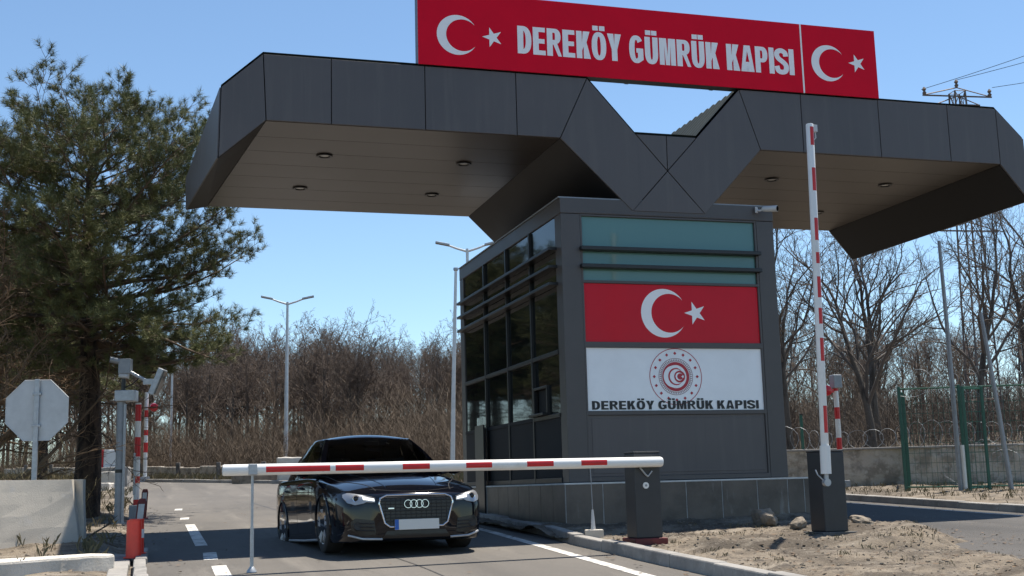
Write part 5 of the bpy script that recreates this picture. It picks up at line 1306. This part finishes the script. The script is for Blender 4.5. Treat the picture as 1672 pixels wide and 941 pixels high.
# the pine
def pine(seed, h, r0, spread, base, lean=(0, 0)):
    rr = random.Random(seed); T, B, Dd = Tubes(), Tubes(), Tubes(); tp, tr, P = [], [], []
    k = 16
    for i in range(k + 1):
        t = i / k; P.append(Vector((lean[0] * t + .10 * math.sin(t * 5 + seed), lean[1] * t + .08 * math.sin(t * 4), h * t - .3 * (1 - t)))); tr.append(r0 * (1 - .88 * t ** .9) * (1 + .35 * max(0, .06 - t) / .06))
    T.add(P, tr, 14)
    def tpos(z): f = max(0, min(.999, z / h)) * k; i = int(f); return P[i].lerp(P[i + 1], f - i), tr[i]
    tips = []
    def limb(p, d, L, r, lev, dead):
        seg = 6 if lev == 0 else 4; pts, rad = [p], [r]; ds = [d]
        for i in range(seg):
            up = (.10 if i > seg * .45 else -.03) if lev == 0 else .05
            d = (d + Vector((rr.gauss(0, .13), rr.gauss(0, .13), rr.gauss(0, .09) + up))).normalized(); p = p + d * L / seg; pts.append(p); ds.append(d); rad.append(max(.005, r * (1 - .8 * (i + 1) / seg)))
        (Dd if dead else B).add(pts, rad, 5 if lev == 0 else 3)
        if lev == 0:
            n = int(4 + L * 3.4)
            for q in range(n):
                t = .20 + .80 * (q + rr.random()) / n; t = min(t, .98); f = t * seg; i = int(f); b = pts[i].lerp(pts[i + 1], f - i)
                sd = Vector((-ds[i].y, ds[i].x, 0)).normalized() * (1 if q % 2 else -1); nd = (ds[i] * rr.uniform(.45, .9) + sd * rr.uniform(.5, .9) + Vector((0, 0, rr.uniform(-.15, .45)))).normalized()
                limb(b, nd, L * rr.uniform(.22, .40) * (1.25 - .6 * t), max(.006, rad[i] * .45), 1, dead)
            if not dead: tips.append((pts[-1], ds[-1]))
        elif lev == 1:
            n = 4 if dead else max(4, int(L * 7))
            for q in range(n):
                t = .25 + .75 * (q + rr.random()) / n; t = min(t, .98); f = t * seg; i = int(f); b = pts[i].lerp(pts[i + 1], f - i); nd = rot_about(ds[i], R(rr.uniform(28, 62)), rr); nd = (nd + Vector((0, 0, .25))).normalized(); l2 = rr.uniform(.10, .26)
                (Dd if dead else B).add([b, b + nd * l2 * .5, b + nd * l2 + Vector((0, 0, .02))], [.005, .004, .003], 3)
                if not dead: tips.append((b + nd * l2, nd))
            if not dead: tips.append((pts[-1], ds[-1]))
    z = h * base; a = rr.uniform(0, 6)
    while z < h * .985:
        t = (z / h - base) / (1 - base); L = spread * np.interp(t, [0, .12, .25, .5, .75, .92, 1], [.50, .78, .92, .92, .80, .62, .42]) * rr.uniform(.72, 1.15)
        nw = rr.randint(3, 4)
        for q in range(nw):
            a += 6.2832 / nw + rr.gauss(0, .3); el = np.interp(t, [0, .3, .7, 1], [-.12, .10, .36, .85]) + rr.gauss(0, .12); p, r_ = tpos(z + rr.uniform(-.12, .12))
            limb(p, Vector((math.cos(a) * math.cos(el), math.sin(a) * math.cos(el), math.sin(el))), L, max(.018, r_ * .34), 0, False)
        z += rr.uniform(.11, .19)
    z = h * .24
    while z < h * (base + .12):                                        # dead lower limbs
        a += 2.4; p, r_ = tpos(z); el = rr.uniform(-.35, .1); limb(p, Vector((math.cos(a) * math.cos(el), math.sin(a) * math.cos(el), math.sin(el))), spread * rr.uniform(.35, .75), .022, 0, True); z += rr.uniform(.10, .2)
    # needle tufts: short shoots clothed with needles, the tips turning up
    rs = np.random.RandomState(seed); N = len(tips); K = 64; TP = np.array([tuple(t[0]) for t in tips]); TD = np.array([tuple(t[1]) for t in tips])
    TD = TD * .8 + np.array([0, 0, .55]) + rs.normal(0, .18, TD.shape); TD /= np.linalg.norm(TD, axis=1, keepdims=True)
    SL = rs.uniform(.06, .14, (N, 1, 1)); base_ = TP[:, None, :] + TD[:, None, :] * SL * rs.uniform(-.35, 1, (N, K, 1))
    dr = rs.normal(0, 1, (N, K, 3)); dr -= TD[:, None, :] * np.sum(dr * TD[:, None, :], 2, keepdims=True); dr /= np.linalg.norm(dr, axis=2, keepdims=True)
    dr = dr * .80 + TD[:, None, :] * rs.uniform(.1, .95, (N, K, 1)); L = rs.uniform(.10, .165, (N, K, 1))
    w = np.cross(dr, rs.normal(0, 1, (N, K, 3))); w /= np.linalg.norm(w, axis=2, keepdims=True) + 1e-9; wd = .0038
    A = base_ - w * wd; Bq = base_ + w * wd; Cc = base_ + dr * L
    V = np.stack([A, Bq, Cc], 2).reshape(-1, 3); X = Tubes(); X.V = [V]; X.F = [np.arange(len(V)).reshape(-1, 3)]
    return T, B, Dd, X, N
def pine_thing(label, args, loc, rz):
    T, B, Dd, X, N = pine(*args); t = thing('pine_tree', label, 'tree', loc, rz)
    for nm, Q, m in (('trunk', T, 'bark_pine'), ('limbs', B, 'pine_twig'), ('dead_branches', Dd, 'pine_twig'), ('crown', X, 'needles')):
        o = bpy.data.objects.new(nm, Q.mesh(nm, M[m])); col.objects.link(o); o.parent = t
    return t, N
pt_, N_ = pine_thing('big dark green pine tree with scaly trunk behind the slab wall', (7, 7.6, .30, 3.35, .41, (.10, .0)), (-8.45, 24.0, .42), 0.0)
print('PINE tufts', N_)
for (x, y, s, rz, lb) in ((-22.5, 46, 1.25, 1.1, 'tall pine far left beyond the shoulder, nearest the road'), (-18.8, 40.5, 1.05, 5.0, 'smaller pine far left at the end of the shoulder'), (-20.6, 53, 1.25, .4, 'dark pine half hidden behind the big pine trunk'), (-24.5, 58, 1.4, 3.3, 'dark tall pine behind the stop sign in the distance')):
    o = copy_tree(pt_); o.location = (x, y, terrain(x, y)); o.rotation_euler = (0, 0, rz); o.scale = (s, s, s); o['label'] = lb
# ------------------------------------------------------------------ daylight
AZ = YAW + math.atan2(.20, .28); EL = R(70)
sd = Vector((math.cos(AZ) * math.cos(EL), math.sin(AZ) * math.cos(EL), math.sin(EL)))
ld = bpy.data.lights.new('sun', 'SUN'); ld.energy = 4.1; ld.angle = R(.55); ld.color = (1.0, .93, .82)
lo = bpy.data.objects.new('sun', ld); col.objects.link(lo); lo.rotation_euler = (-sd).to_track_quat('-Z', 'Y').to_euler(); lo.location = (20, 10, 30)
w = bpy.data.worlds.new('World'); sc.world = w; w.use_nodes = True; nt = w.node_tree
sky = nt.nodes.new('ShaderNodeTexSky'); sky.sky_type = 'NISHITA'; sky.sun_disc = False; sky.sun_elevation = EL; sky.sun_rotation = math.pi / 2 - AZ
sky.altitude = 900; sky.air_density = 1.0; sky.dust_density = .05; sky.ozone_density = 1.0
bg = nt.nodes['Background']; tint = nt.nodes.new('ShaderNodeMix'); tint.data_type = 'RGBA'; tint.blend_type = 'MULTIPLY'; tint.inputs['Factor'].default_value = 1.0; tint.inputs['B'].default_value = (.90, .985, 1.0, 1)
nt.links.new(sky.outputs['Color'], tint.inputs['A']); nt.links.new(tint.outputs['Result'], bg.inputs['Color']); bg.inputs['Strength'].default_value = .085
# ------------------------------------------------------------------ camera
p, r, f = .162, -.0266, 2000 / 1672
fw = Vector((0, math.cos(p), math.sin(p))); up = Vector((0, -math.sin(p), math.cos(p))); ri = Vector((1, 0, 0))
r2 = ri * math.cos(r) + up * math.sin(r); u2 = up * math.cos(r) - ri * math.sin(r)
cd = bpy.data.cameras.new('camera'); cam = bpy.data.objects.new('camera', cd); col.objects.link(cam)
cam.matrix_world = Matrix(((r2.x, u2.x, -fw.x, 0), (r2.y, u2.y, -fw.y, 0), (r2.z, u2.z, -fw.z, .82), (0, 0, 0, 1)))
cd.sensor_width = 36; cd.lens = 36 * f; cd.clip_start = .05; cd.clip_end = 4000; sc.camera = cam
sc.view_settings.view_transform = 'Standard'; sc.view_settings.look = 'None'; sc.view_settings.gamma = 1; sc.view_settings.exposure = 1.0; sc.view_settings.use_curve_mapping = False
